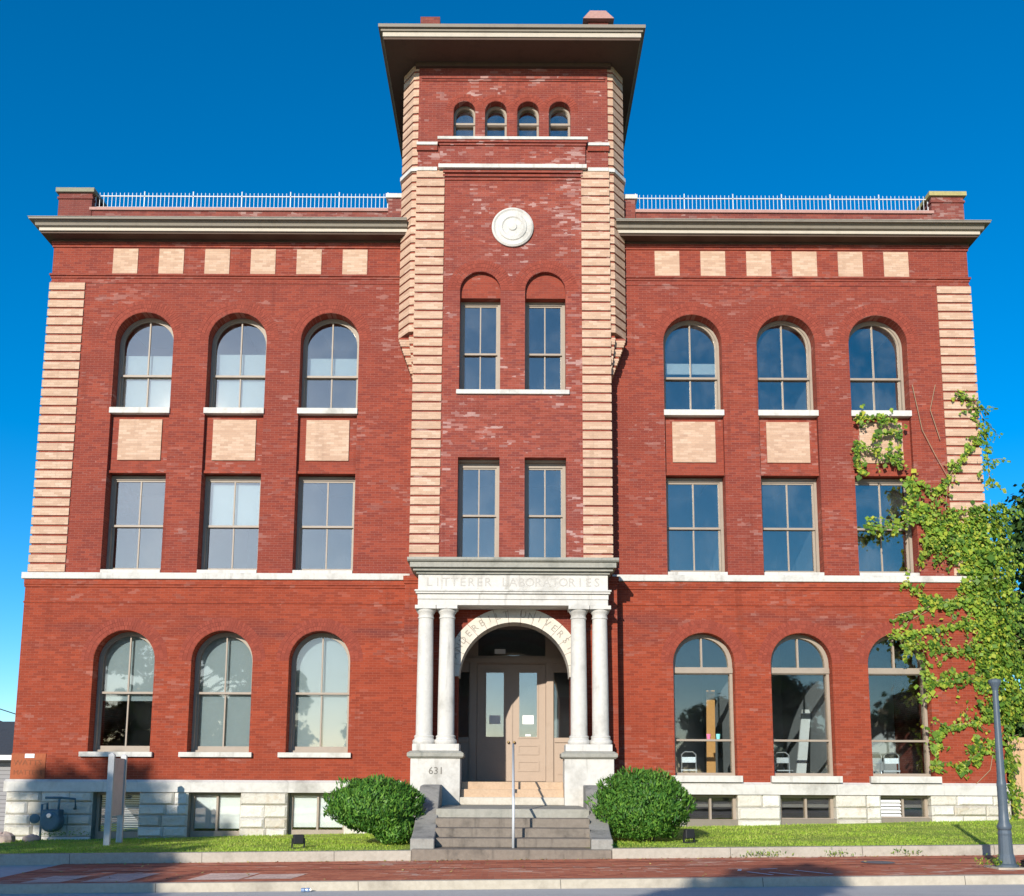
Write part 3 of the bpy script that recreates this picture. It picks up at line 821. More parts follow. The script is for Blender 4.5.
# ------------------------------------------------------------------ cornice, parapet, roof
for s in (-1, 1):
    def X(a, b): return (-a+(.03 if a > 11.5 else 0), -b) if s < 0 else (b, a-(.13 if a > 12.4 else .06 if a > 11.5 else 0))
    mb = MB()
    i = 2.75
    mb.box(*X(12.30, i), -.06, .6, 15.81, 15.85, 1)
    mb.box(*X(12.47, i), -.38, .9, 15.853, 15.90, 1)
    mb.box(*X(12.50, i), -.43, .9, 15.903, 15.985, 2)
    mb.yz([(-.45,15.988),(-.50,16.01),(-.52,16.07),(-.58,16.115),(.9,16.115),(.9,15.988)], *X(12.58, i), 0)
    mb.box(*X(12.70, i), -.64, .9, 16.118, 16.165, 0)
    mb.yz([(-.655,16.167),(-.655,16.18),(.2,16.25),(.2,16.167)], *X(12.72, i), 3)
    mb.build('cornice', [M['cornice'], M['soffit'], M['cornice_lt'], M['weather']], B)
    mb = MB(); mb.box(*X(11.4, 2.9), .12, .45, 16.2, 16.80)
    mb.build('parapet', M['brick_parapet'], B)
    mb = MB(); mb.yz([(.07,16.80),(.07,16.88),(.30,16.93),(.50,16.88),(.50,16.80)], *X(11.42, 2.9))
    mb.build('coping', M['coping'], B)
    mb = MB(); mb.box(*X(12.30, 11.37), .1, 1.25, 16.2, 17.30); mb.box(*X(12.33, 11.34), .07, 1.28, 17.12, 17.18)
    pier = mb.build('parapet_pier', M['brick_parapet'], B)
    mb = MB(); mb.box(*X(12.37, 11.30), .03, 1.32, 17.302, 17.42); mb.build('pier_cap', M['moss'] if s < 0 else M['moss_y'], pier)
    mb = MB(); mb.box(*X(3.34, 2.86), .05, .6, 16.2, 17.15)
    pier = mb.build('parapet_pier', M['brick_parapet'], B)
    mb = MB(); mb.box(*X(3.40, 2.86), .0, .65, 17.152, 17.27); mb.build('pier_cap', M['sill'], pier)
    # iron railing
    mb = MB(); xa, xb = X(11.35, 3.38); n = 72
    for i in range(n+1):
        x = xa+(xb-xa)*i/n; post = i % 12 == 0
        r = .013 if post else .0065
        mb.box(x-r, x+r, .28-r, .28+r, 16.90, 17.46 if post else 17.42)
    mb.box(xa, xb, .267, .293, 17.31, 17.335); mb.box(xa, xb, .267, .293, 16.98, 17.005)
    mb.build('roof_railing', M['railwhite'], B)
mb = MB(); mb.box(-12.25, 12.25, .45, 14, 15.9, 16.19); mb.build('roof', M['shingle'], B)
mb = MB(); mb.box(-12.25, 12.25, 13.7, 14, -.3, 15.9); mb.build('back_wall', M['brick_up'], B)
# inside: floors, back partitions
mb = MB()
for z in (1.15, 6.3, 10.75): mb.box(-11.9, -2.35, .54, 13.7, z-.2, z); mb.box(2.35, 11.9, .54, 13.7, z-.2, z)
for z in (6.3, 10.75, 15.2, 18.2): mb.box(TX-2.2, TX+2.2, T1+.02, 5, z-.2, z)
mb.build('inner_floor', M['ceiling_dark'], B)
mb = MB()
for x in (-8.4, -6.0, 6.05, 8.5): mb.box(x-.06, x+.06, 1.2, 6, 1.15, 15.7)
mb.box(-11.9, -2.35, 6, 6.15, -.2, 15.8); mb.box(2.35, 11.9, 6, 6.15, -.2, 15.8)
mb.box(-2.34, -2.2, T1+.01, 13, -.2, 20.5); mb.box(2.26, 2.34, T1+.01, 13, -.2, 20.5)
mb.box(TX-2.2, TX+2.2, 4.9, 5.0, 6.0, 20.5)
mb.box(-11.9, -2.35, .54, 6, 15.5, 15.6); mb.box(2.35, 11.9, .54, 6, 15.5, 15.6)
mb.build('inner_wall', M['plaster'], B)

# ------------------------------------------------------------------ portico
mb = MB()
F = -1.36
def ent(x, y, z0, z1, mi=0): mb.box(PX-x, PX+x, y, -.70, z0, z1, mi)
ent(2.285, F+.02, 5.75, 5.89); ent(2.295, F+.0, 5.893, 6.02); ent(2.335, F-.05, 6.023, 6.07); ent(2.36, F-.08, 6.073, 6.115)
ent(2.285, F+.02, 6.117, 6.50)
ent(2.33, F-.04, 6.503, 6.56, 1); ent(2.40, F-.13, 6.563, 6.63, 1); ent(2.47, F-.22, 6.633, 6.76, 1)
mb.yz([(F-.26,6.763),(F-.30,6.80),(F-.30,6.86),(-.7,6.92),(-.7,6.763)], PX-2.53, PX+2.53, 1)
E_ = mb.build('entablature', [M['lime'], M['weather']], B, bevel=.006)
def put_text(s, size, x, y, z, mat, parent, sx=1.0, name='lettering', rot=0):
    me = text_mesh(s, size, .004, mat, name)
    o = link(name, me, parent); o.matrix_local = Matrix.Translation((x, y, z)) @ Matrix.Rotation(rot, 4, 'Y') @ Matrix.Rotation(math.pi/2, 4, 'X') @ Matrix.Diagonal((sx, 1, 1, 1))
    return o
def spaced(s, x0, x1, z, size, y, mat, parent, name='lettering'):
    """carved inscription: one letter after the other on a line, joined into one mesh"""
    mb_ = MB(); n = len(s)
    for i, ch in enumerate(s):
        if ch == ' ': continue
        me = text_mesh(ch, size, .004, mat, 'letter'); x = x0+(x1-x0)*(i+.5)/n
        mb_.add([(x+v.co.x*1.0, y-v.co.z, z+v.co.y) for v in me.vertices], [tuple(p.vertices) for p in me.polygons]); bpy.data.meshes.remove(me)
    return mb_.build(name, mat, parent)
spaced('LITTERER LABORATORIES', PX-2.12, PX+2.12, 6.305, .30, F+.019, M['carve'], E_)
for s in (-1, 1):
    for c in (2.10, 1.585):
        mb = MB(); x = PX+s*c; y = F+.24
        prof = [(.25,2.437),(.268,2.46),(.272,2.50),(.262,2.535),(.235,2.55),(.225,2.585),(.235,2.605),(.235,2.625),(.205,2.65)]
        for t in range(9): prof.append((.200-.022*(t/8)**1.6, 2.64+(5.44-2.64)*t/8))
        prof += [(.195,5.45),(.195,5.48),(.18,5.49),(.18,5.55),(.21,5.59),(.235,5.64),(.235,5.66)]
        mb.lathe(prof, (x, y, 0), n=32)
        col = mb.build('column', M['lime'], B, smooth=True)
        md = col.modifiers.new('split', 'EDGE_SPLIT'); md.split_angle = math.radians(40)
        mb = MB(); mb.box(x-.25, x+.25, y-.25, y+.25, 5.662, 5.748); mb.build('abacus', M['lime'], col)
    # pedestal
    a, b = (PX-2.38, PX-1.22) if s < 0 else (PX+1.22, PX+2.38)
    mb = MB(); mb.box(a, b, F-.08, -.70, -.1, 2.10); mb.box(a+.03, b-.03, F-.06, -.70, 2.27, 2.435)
    p = mb.build('pedestal', M['lime'], B, bevel=.008)
    mb = MB(); mb.box(a-.08, b+.08, F-.16, -.70, 2.14, 2.22); mb.frus((a-.04,b+.04,F-.12,-.70,2.102), (a-.08,b+.08,F-.16,-.70,2.139)); mb.frus((a-.08,b+.08,F-.16,-.70,2.221), (a,b,F-.08,-.70,2.268))
    mb.build('pedestal_cap', M['weather'], p)
    if s < 0: put_text('631', .24, (a+b)/2+.02, F-.083, 1.80, M['number'], p, name='house_number')
# entrance arch with its inscription
mb = MB(); n = 15
for i in range(n):
    t0, t1 = math.pi*i/n, math.pi*(i+1)/n - .006
    ts = [t0+(t1-t0)*k/3 for k in range(4)]
    q = [(AX+AR*math.cos(t), AZ+AR*math.sin(t)) for t in ts] + [(AX+1.73*math.cos(t), AZ+1.73*math.sin(t)) for t in reversed(ts)]
    mb.xz(q[::-1], T0-.10, T1)
arc_o = mb.build('entrance_arch', M['arch_stone'], B)
mb = MB(); txt = 'VANDERBILT UNIVERSITY'
for i, ch in enumerate(txt):
    if ch == ' ': continue
    a = math.pi*(.955 - .91*(i+.5)/len(txt)); R_ = (AR+1.73)/2
    me = text_mesh(ch, .24, .004, M['arch_letter'], 'letter'); ca, sa = math.cos(a-math.pi/2), math.sin(a-math.pi/2)
    vs_ = [(AX+R_*math.cos(a)+v.co.x*ca-v.co.y*sa, T0-.101-v.co.z, AZ+R_*math.sin(a)+v.co.x*sa+v.co.y*ca) for v in me.vertices]
    mb.add(vs_, [tuple(p.vertices) for p in me.polygons]); bpy.data.meshes.remove(me)
mb.build('lettering', M['arch_letter'], arc_o)
# vestibule
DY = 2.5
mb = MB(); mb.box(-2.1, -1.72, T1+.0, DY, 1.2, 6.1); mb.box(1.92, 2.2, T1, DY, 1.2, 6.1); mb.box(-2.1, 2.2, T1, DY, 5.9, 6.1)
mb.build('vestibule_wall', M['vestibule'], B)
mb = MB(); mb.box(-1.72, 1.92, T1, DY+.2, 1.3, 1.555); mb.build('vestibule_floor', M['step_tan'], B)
mb = MB(); DX = .055
mb.xz(rect(-1.72, 1.92, 1.556, 5.9), DY, DY+.14, [rect(DX-.95, DX+.95, 1.56, 4.78), rect(DX-1.70, DX-1.17, 2.75, 4.55), rect(DX+1.17, DX+1.72, 2.75, 4.55), rect(DX-.93, DX+.93, 5.0, 5.75)])
for x in (-1.06, 1.06): mb.box(DX+x-.09, DX+x+.09, DY-.06, DY, 1.556, 4.86)
mb.box(-1.72, 1.92, DY-.07, DY, 4.80, 4.93)
for s in (-1, 1):
    a, b = (DX-1.66, DX-1.2) if s < 0 else (DX+1.2, DX+1.66)
    mb.box(a+.06, b-.06, DY-.02, DY, 1.75, 2.5); mb.box(a-.02, b+.02, DY-.04, DY, 2.62, 2.70)
fr = mb.build('door_frame', M['door'], B)
mb = MB(); mb.box(DX-1.68, DX-1.18, DY+.05, DY+.056, 2.76, 4.54); mb.box(DX+1.18, DX+1.70, DY+.05, DY+.056, 2.76, 4.54); mb.box(DX-.92, DX+.92, DY+.05, DY+.056, 5.01, 5.74)
mb.build('pane', M['glass_dark'], fr)
mb = MB(); mb.box(-.42, -.12, DY+.01, DY+.03, 5.06, 5.19); mb.build('transom_plate', M['paper'], fr)  # small white plate in the transom opening
for s in (-1, 1):
    a, b = (DX-.94, DX-.005) if s < 0 else (DX+.005, DX+.94)
    mb = MB(); ga, gb = (a+.24, b-.21) if s < 0 else (a+.21, b-.24)
    mb.xz(rect(a, b, 1.57, 4.77), DY+.04, DY+.10, [rect(ga, gb, 2.77, 4.54)])
    mb.xz(rect(ga-.04, gb+.04, 2.73, 4.58), DY+.022, DY+.04, [rect(ga, gb, 2.77, 4.54)])
    for (za, zb) in ((2.28, 2.56), (1.83, 2.12)):
        mb.xz(rect(ga-.04, gb+.06, za, zb), DY+.022, DY+.04, [rect(ga, gb+.02, za+.045, zb-.045)])
    if s > 0: mb.box(-.03+DX, .03+DX, DY+.015, DY+.04, 1.57, 4.77)
    d = mb.build('door', M['door'], B)
    mb = MB(); mb.box(ga-.01, gb+.01, DY+.06, DY+.066, 2.76, 4.55); mb.build('pane', M['glass'], d)
    mb = MB(); x = b-.075 if s < 0 else a+.075
    mb.lathe([(.022,0),(.018,.03),(.034,.045),(.036,.065),(.02,.08)], (x, DY+.04, 2.62), 'y', 12); mb.build('handle', M['brass'], d, smooth=True)
    mb = MB()
    if s > 0: mb.box(ga+.09, gb-.09, DY+.055, DY+.058, 3.12, 3.36); mb.box(ga+.17, gb-.17, DY+.055, DY+.058, 2.79, 2.84)
    else: mb.box(ga+.09, gb-.09, DY+.055, DY+.058, 3.12, 3.36)
    mb.build('notice', M['paper'], d)
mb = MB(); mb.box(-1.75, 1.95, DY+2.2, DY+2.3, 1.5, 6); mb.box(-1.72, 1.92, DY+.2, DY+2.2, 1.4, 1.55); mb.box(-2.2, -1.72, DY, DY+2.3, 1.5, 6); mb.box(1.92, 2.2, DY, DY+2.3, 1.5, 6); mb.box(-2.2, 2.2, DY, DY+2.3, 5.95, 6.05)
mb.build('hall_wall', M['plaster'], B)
# cornerstone and address plate
mb = MB(); mb.box(-12.312, -11.46, -.066, .3, 1.572, 2.20); cs = mb.build('cornerstone', M['cornerstone'], B)
put_text('WATTS', .19, -11.90, -.068, 1.97, M['cornerletter'], cs, sx=1.1)
put_text('MATTERS', .17, -11.88, -.068, 1.73, M['cornerletter'], cs, sx=1.0)
mb = MB(); mb.box(-11.97, -11.74, -.082, -.06, 2.09, 2.19); mb.build('address_plate', M['paper'], cs)

# ------------------------------------------------------------------ entrance steps
S = thing('stone_steps', 'worn stone entrance steps with curved cheek walls and a white pipe handrail', 'steps', (0,-4,.2))
off = Vector((0, 4, -.2))
zt = [.35, .515, .68, .85, 1.02]; ye = [-6.40, -5.92, -5.45, -4.98, -4.48]
SXC = .09
def sbox(name, x0, x1, y0, y1, z0, z1, mat):
    mb = MB(); mb.box(x0, x1, y0+off.y, y1+off.y, z0+off.z, z1+off.z)
    return mb.build(name, mat, S, bevel=.012)
sbox('step', SXC-1.84, SXC+1.80, -6.47, -1.46, -.1, zt[0], M['step_dark'])
for i in range(1, 5):
    sbox('step', SXC-1.43-.03*i, SXC+1.43+.03*i, ye[i], -1.46, zt[0]+.001*i, zt[i], M['step_dark'] if i < 4 else M['weather'])
for i, (y, z, mt) in enumerate([(-1.43, 1.20, 'step_pale'), (-1.17, 1.385, 'step_tan'), (-.92, 1.555, 'step_tan')]):
    sbox('step', PX-1.215, PX+1.215, y, -.30, 1.021, z, M[mt])
for s in (-1, 1):
    prof = [(-6.3,.2),(-6.3,.53),(-5.9,.55),(-5.3,.65),(-4.7,.82),(-4.1,1.04),(-3.6,1.24),(-3.2,1.40),(-2.9,1.47),(-1.46,1.49),(-1.46,.2)]
    mb = MB(); a, b = (SXC-1.88, SXC-1.44) if s < 0 else (SXC+1.44, SXC+1.84)
    mb.yz([(p[0]+off.y, p[1]+off.z) for p in prof], a, b)
    mb.v = [(v[0]+s*.19*(v[1]-off.y+6.3)/4.6, v[1], v[2]) for v in mb.v]; mb.build('cheek_wall', M['cheek'], S, bevel=.015)
mb = MB()
ry = [(-6.05, .35), (-6.05, 1.22), (-5.95, 1.30), (-1.5, 2.42), (-1.38, 2.40), (-1.38, 1.38)]
mb.tube([(.1, p[0]+off.y, p[1]+off.z) for p in ry], .026, 10)
mb.tube([(.1, -4.2+off.y, 1.02+off.z), (.1, -4.2+off.y, 1.74+off.z)], .02, 8)
mb.build('handrail', M['railwhite'], S, smooth=True)

# ------------------------------------------------------------------ leaves
def leaf_mesh(name, P, N, size, mat, parent=None, aspect=.75, jitter=.6, updir=None, loc=None):
    P = np.asarray(P, float); n = len(P)
    N = np.asarray(N, float) + rng.normal(0, jitter, (n, 3)); N /= np.linalg.norm(N, axis=1, keepdims=True)+1e-9
    D = rng.normal(0, 1, (n, 3)) if updir is None else np.asarray(updir, float) + rng.normal(0, .45, (n, 3))
    D -= N*(D*N).sum(1, keepdims=True); D /= np.linalg.norm(D, axis=1, keepdims=True)+1e-9
    W = np.cross(N, D)
    L = (np.asarray(size)*rng.uniform(.65, 1.3, n))[:, None]
    b = P - D*L*.5; t = P + D*L*.5 - N*L*.08; mid = P - D*L*.08 + N*L*.10
    l = mid + W*L*aspect*.5 - N*L*.14; r = mid - W*L*aspect*.5 - N*L*.14
    V = np.stack([b, r, t, l], 1).reshape(-1, 3)
    k = np.arange(n)*4
    Fc = np.stack([k, k+1, k+2, k, k+2, k+3], 1).reshape(-1)
    me = bpy.data.meshes.new(name)
    me.vertices.add(4*n); me.vertices.foreach_set('co', V.reshape(-1))
    me.loops.add(6*n); me.loops.foreach_set('vertex_index', Fc)
    me.polygons.add(2*n); me.polygons.foreach_set('loop_start', np.arange(2*n)*3)
    me.update(calc_edges=True); me.materials.append(mat)
    return link(name, me, parent, loc=loc)

def blob_points(c, r, n, shell=.75, lump=.16, seed=0):
    rg = np.random.default_rng(seed)
    d = rg.normal(0, 1, (n, 3)); d /= np.linalg.norm(d, axis=1, keepdims=True)
    f = 1 + lump*(np.sin(d[:,0]*5+seed)*np.cos(d[:,1]*6+seed*2)+.7*np.sin(d[:,2]*9+d[:,0]*7+seed*3))
    rad = rg.uniform(shell**3, 1, n)**(1/3)*f
    return np.asarray(c)+d*rad[:, None]*np.asarray(r), d

# clipped yews beside the steps
def yew(name, label, c, r, zb, seed, trunk, undercut=False):
    t = thing(name, label, 'bush', (c[0], c[1], zb), group='clipped yew bushes flanking the steps')
    n = 16000
    P, d = blob_points((0,0,c[2]-zb), r, n, .80, .085, seed)
    # boxier than an ellipsoid, flat underneath
    P[:,2] = np.maximum(P[:,2], c[2]-zb-r[2]*.86+rng.normal(0,.03,n))
    up = np.array([0,0,1.])+d*.9
    leaf_mesh('foliage', P, d, np.full(n, .085), M['yew'], t, aspect=.38, jitter=.45, updir=up)
    if undercut:
        Pu, du = blob_points((.42,.05,.34), (.46,.6,.36), 5000, .7, .06, seed+9); leaf_mesh('foliage', Pu, du, np.full(5000, .085), M['yew'], t, aspect=.38, jitter=.45, updir=np.array([0,0,1.])+du*.9)
    # sprigs standing out of the outline
    n2 = 2600; P2, d2 = blob_points((0,0,c[2]-zb), np.asarray(r)*1.06, n2, .94, .11, seed+5)
    k = d2[:,2] > -.3; P2, d2 = P2[k], d2[k]
    leaf_mesh('foliage', P2, rng.normal(0,1,P2.shape), np.full(len(P2), .13), M['yew'], t, aspect=.28, jitter=.3, updir=np.array([0,0,1.3])+d2)
    mb = MB()
    mb.lathe([(r[0]*.6*math.sqrt(max(0,1-q*q))+.02, r[2]*.6*q) for q in np.linspace(-1,1,9)], (0,0,c[2]-zb), n=14)
    for q in trunk: mb.tube([(q[0],q[1],0),(q[0]*.7,q[1]*.7,(c[2]-zb)*.8)], [.05,.035], 7)
    mb.build('branches', M['bark'], t)
yew('yew_bush', 'rounded yew bush left of the steps, undercut at its base', (-2.70,-4.5,1.06), (.93,.85,.56), lawn_z(-2.7,-4.5), 3, [(.3,.1),(.45,0),(.35,-.1)], True)
yew('yew_bush', 'larger rounded green yew bush right of the steps, reaching down to the stone kerb', (2.71,-4.6,1.10), (.95,.9,.70), lawn_z(2.7,-4.5), 8, [(0,0),(.2,.1)])

# lawn grass
n = 90000
gx = rng.uniform(-13.2, 14.0, n); gy = LK+.02+(rng.random(n)**1.15)*(-.14-LK)
keep = ~((gx > -1.95) & (gx < 2.05)) ; gx, gy = gx[keep], gy[keep]
t_ = (gy-LK)/(-LK); gzv = (LZ0+(LZ1-LZ0)*t_)+(.0135+.0115*t_)*gx
h = rng.uniform(.018, .042, len(gx))*(1+.5*np.sin(gx*1.7+1.3*np.sin(gy*2.1))*np.sin(gy*1.9+gx*.6))
gp = np.stack([gx, gy, gzv+h*.4], 1)
go = leaf_mesh('grass', gp, rng.normal(0,1,gp.shape)*np.array([1,1,.3]), h*1.2, M['grass'], None, aspect=.28, jitter=.2, updir=np.array([0,0,1.0]))
tag(go, 'short bright lawn grass', 'grass', kind='stuff')
# weeds along the kerb foot
wp = []
for (x, y) in [(4.5,-6.5),(4.7,-6.5),(7.2,-6.5),(6.0,-6.52),(7.72,-8.75),(7.75,-8.8),(-2.0,-6.1),(2.6,-6.35),(2.2,-6.3),(-10.8,-.5),(-10.4,-.4),(-11.0,-.6)]:
    for k in range(60): wp.append((x+rng.normal(0,.16), y+rng.normal(0,.04), .2+.0135*x+abs(rng.normal(0,.06)) + (.18 if y > -6.4 else 0)))
wp = np.array(wp); wo = leaf_mesh('weeds', wp, rng.normal(0,1,wp.shape), np.full(len(wp), .05), M['ivy'], aspect=.4, updir=np.array([0,0,.8]))
tag(wo, 'small weeds at the foot of the kerb', 'weeds', kind='stuff')

# climbing vine on the right hand corner
V = thing('climbing_vine', 'green and yellow creeper climbing the right hand corner of the brick wall', 'climbing plant', (12.2,-.1,.7))
strands = [  # (points in photo terms mapped on the wall plane, half width m, leaves per m)
 ([(955,392),(968,398),(978,405),(983,420),(986,440),(988,462),(990,488)], .16, 110),
 ([(985,432),(966,452),(952,472),(942,488),(926,493)], .10, 110),
 ([(853,419),(875,417),(896,421)], .09, 110), ([(897,423),(899,440),(897,462)], .09, 90),
 ([(855,441),(868,448),(884,456),(903,466)], .10, 110), ([(857,444),(856,458),(860,470),(868,473)], .09, 110), ([(872,440),(884,433),(896,430)], .06, 90),
 ([(906,478),(914,488),(908,502),(918,514),(905,521),(888,527),(866,526)], .17, 150), ([(900,480),(915,484),(945,492)], .08, 90),
 ([(918,510),(940,520),(965,526),(1000,519)], .32, 330), ([(920,545),(945,548),(975,552),(1004,560)], .38, 380),
 ([(925,535),(950,538),(990,540)], .3, 260),
 ([(902,582),(914,588),(926,602),(944,606),(972,600)], .15, 190), ([(960,575),(985,580),(1008,585)], .35, 380),
 ([(890,621),(915,611),(948,601),(970,596)], .05, 70), ([(888,637),(920,632),(950,627),(988,620)], .11, 150),
 ([(904,642),(935,647),(968,652),(992,657)], .14, 170), ([(906,642),(905,662)], .05, 60),
 ([(990,505),(996,560),(1000,620),(1003,680),(1004,720)], .48, 620), ([(975,560),(985,620),(990,690)], .34, 380),
 ([(922,655),(930,688),(926,700)], .12, 130), ([(930,680),(948,682),(968,676),(990,690)], .17, 210),
 ([(937,772),(935,748),(940,732),(955,725),(978,722),(996,716)], .11, 150),
 ([(956,770),(972,758),(984,748),(1002,738)], .13, 160), ([(975,735),(980,750),(975,765)], .1, 90),
 ([(1006,700),(1010,750),(1013,790),(1015,822)], .16, 210), ([(1004,640),(1012,690),(1014,720)], .3, 300),
]
LP, LN, LS = [], [], []; stem = MB()
lo = Vector(V.location)
def vine_leaf(p, spread):
    off_y = -.03-abs(random.gauss(0, .025+spread*.16)) - (.08 if p.z < 1.6 else 0)
    LP.append((p.x-lo.x, p.y+.03+off_y-lo.y, p.z-lo.z-random.random()*.05))
    LN.append((random.gauss(0,.35)+(.5 if p.x > 12.2 else 0), -1, .5)); LS.append(.078*math.exp(random.gauss(0,.36)))
def shoot(p, d, L):
    """a short side shoot with leaves getting smaller towards its tip"""
    q = p.copy(); pts = [q.copy()]
    for k in range(max(2, int(L/.09))):
        d = (d+Vector((random.gauss(0,.25),0,random.gauss(0,.25)-.06))).normalized(); q = q+d*.09; pts.append(q.copy())
        for _ in range(2): vine_leaf(q+Vector((random.gauss(0,.035),0,random.gauss(0,.035))), .05)
    stem.tube([(v.x-lo.x, -.075-lo.y, v.z-lo.z) for v in pts], [.006]*(len(pts)-1)+[.002], 4)
for pts, hw, dens in strands:
    W3 = [unp(x, y, -.08) for x, y in pts]
    phase = random.random()*6
    for i in range(len(W3)-1):
        a, b = W3[i], W3[i+1]; L = (b-a).length; nn = max(2, int(L*dens*(1.25 if hw < .2 else 1.5))); d = (b-a).normalized(); pv = Vector((-d.z, 0, d.x))
        for _ in range(nn):
            t = random.random(); p = a.lerp(b, t)
            clump = .55+.45*math.sin(phase+(i+t)*7.0)
            if random.random() > .45+.55*clump: continue
            vine_leaf(p + pv*(random.gauss(0, hw*(.3+.38*clump))), hw)
        for _ in range(int(L*(4 if hw < .2 else 8)+random.random())):
            p = a.lerp(b, random.random()); sg = random.choice((-1,1))
            shoot(p+pv*sg*hw*.5, (pv*sg+d*random.gauss(0,.6)+Vector((0,0,-.2))).normalized(), random.uniform(.15,.5))
    stem.tube([(p.x-lo.x, -.085-lo.y+random.uniform(-.01,.01), p.z-lo.z) for p in W3], .012, 6)
leaf_mesh('foliage', LP, LN, np.array(LS)*1.12, M['ivy'], V, aspect=.85, jitter=.45, updir=np.array([0,-.3,-1.0]))
for pts in ([(912,385),(922,430),(935,455),(948,478),(945,510)], [(935,385),(930,410),(940,440)], [(960,800),(990,770),(1002,700),(998,600),(990,500)], [(888,640),(910,620),(950,600),(985,590)], [(895,615),(935,605),(985,600)]):
    stem.tube([(q.x-lo.x, -.075-lo.y, q.z-lo.z) for q in [unp(x, y, -.06) for x, y in pts]], .009, 6)
stem.build('stem', M['vinestem'], V)

# ------------------------------------------------------------------ trees
def tree(name, label, base, height, crown, seed, leafm, n, lsize, group=None, trunk_r=.2):
    t = thing(name, label, 'tree', base, group=group)
    mb = MB(); rg = random.Random(seed)
    top = height*.55
    mb.tube([(0,0,-.3),(rg.uniform(-.1,.1),rg.uniform(-.1,.1),height*.2),(rg.uniform(-.2,.2),rg.uniform(-.2,.2),top),(0,0,height*.85)], [trunk_r*1.3,trunk_r,trunk_r*.7,trunk_r*.2], 10)
    P, N = [], []
    per = n//len(crown)
    for i, (cx, cy, cz, r) in enumerate(crown):
        mb.tube([(0,0,min(top, cz*.6)),(cx*.5,cy*.5,(top+cz)/2),(cx,cy,cz)], [trunk_r*.5,trunk_r*.3,trunk_r*.12], 6)
        p, d = blob_points((cx,cy,cz), (r,r,r*.8), per, .45, .22, seed+i*3)
        P.append(p); N.append(d+np.array([0,0,.5]))
    mb.build('trunk', M['bark'], t)
    leaf_mesh('crown', np.concatenate(P), np.concatenate(N), np.full(per*len(crown), lsize), leafm, t, jitter=.6)
    return t
def clumps(seed, n, R, z0, z1, r0, r1):
    rg = random.Random(seed); out = []
    for i in range(n):
        a = rg.uniform(0, 6.28); q = R*math.sqrt(rg.random()); z = rg.uniform(z0, z1)
        k = 1-abs((z-(z0+z1)/2)/((z1-z0)/2+.01))*.45
        out.append((q*math.cos(a)*k, q*math.sin(a)*k, z, rg.uniform(r0, r1)))
    return out
tree('evergreen_tree', 'dark leafy tree behind the right end of the brick building', (16.3,3.8,.5), 10.2, clumps(5, 30, 2.6, 1.4, 9.2, 1.0, 1.5), 5, M['darkleaf'], 60000, .19, trunk_r=.25)
tree('evergreen_tree', 'lower dark shrubby tree behind the cedar fence', (14.9,2.4,.5), 4.9, clumps(9, 16, 1.3, .8, 4.6, .6, .9), 11, M['darkleaf'], 20000, .15, trunk_r=.1)
# trees across the street, behind the camera; they shade the lower left and mirror in the panes
GT = 'street trees across the road'
tree('street_tree', 'street tree opposite the left wing that shades the driveway', (-20.3,-32.5,0), 12, clumps(21, 22, 3.6, 6.2, 12.6, .8, 1.4)+[(4.2,0,8.2,1.3),(5.6,.3,8.4,1.1),(6.8,0,7.9,.9),(4.5,.2,9.5,1.1),(5.8,-.2,7.3,.9),(3.2,0,9.8,1.2),(7.6,.2,7.4,.7)], 21, M['treeleaf'], 15500, .34, GT)
tree('street_tree', 'small street tree opposite the entrance', (-4.6,-34.6,0), 11, clumps(23, 6, 1.2, 7.6, 9.6, .6, .9), 23, M['treeleaf'], 3000, .3, GT, .12)
FT = [(-44,-64,12,'far leftmost tree across the road'),(-36,-70,12.5,'second tree from the left across the road'),(-29,-63,10.5,'round tree across the road, left of the pair'),(-23,-68,11.5,'round tree across the road, right of the pair'),(-13,-74,9,'low tree across the road facing the left windows'),
      (11,-72,10.5,'tree across the road facing the right windows'),(19,-64,9.5,'short tree across the road on the right'),(27,-68,12,'tall tree across the road on the right'),(35,-62,10.5,'second tree from the right across the road'),(44,-68,13,'far rightmost tree across the road')]
for i, (x, y, hh, lab) in enumerate(FT):
    tree('street_tree', lab, (x,y,0), hh, clumps(40+i, 14, 4.0, 2.4, hh-1.3, 1.6, 2.4), 40+i, M['treeleaf'], 4200, .75, GT)

# ------------------------------------------------------------------ lamp post
px, py_ = 7.95, -8.72
t = thing('lamp_post', 'blue grey cast iron lamp post without its lamp, on the brick pavement', 'lamp post', (px, py_, pz(px, py_)))
mb = MB()
mb.lathe([(.175,0),(.175,.05),(.14,.07),(.13,.16),(.11,.22),(.10,.5),(.105,.54),(.09,.6)], (0,0,0), n=16); mb.build('base', M['post'], t)
mb = MB()
mb.lathe([(.085,.58),(.11,.62),(.11,.66),(.08,.72),(.072,.9),(.072,1.28),(.076,1.30),(.073,1.33),(.062,1.4),(.044,2.80),(.043,2.86)], (0,0,0), n=20); mb.build('shaft', M['post'], t, smooth=True)
mb = MB(); mb.lathe([(.045,2.84),(.058,2.88),(.088,2.94),(.095,2.96),(.095,3.0),(.04,3.02)], (0,0,0), n=16); mb.build('collar', M['post'], t)
mb = MB(); mb.box(-.25,.25,-.25,.25,-.05,.02)
mb.build('footing', M['streetkerb'], t)
tag(MB().box(8.17,8.57,-8.95,-8.7,.12+.0135*8,.36).frus((8.15,8.59,-8.97,-8.68,.36), (8.22,8.52,-8.9,-8.75,.40)).build('utility_box', M['black'], bevel=.02), 'small black utility box on the pavement beside the lamp post', 'utility box')

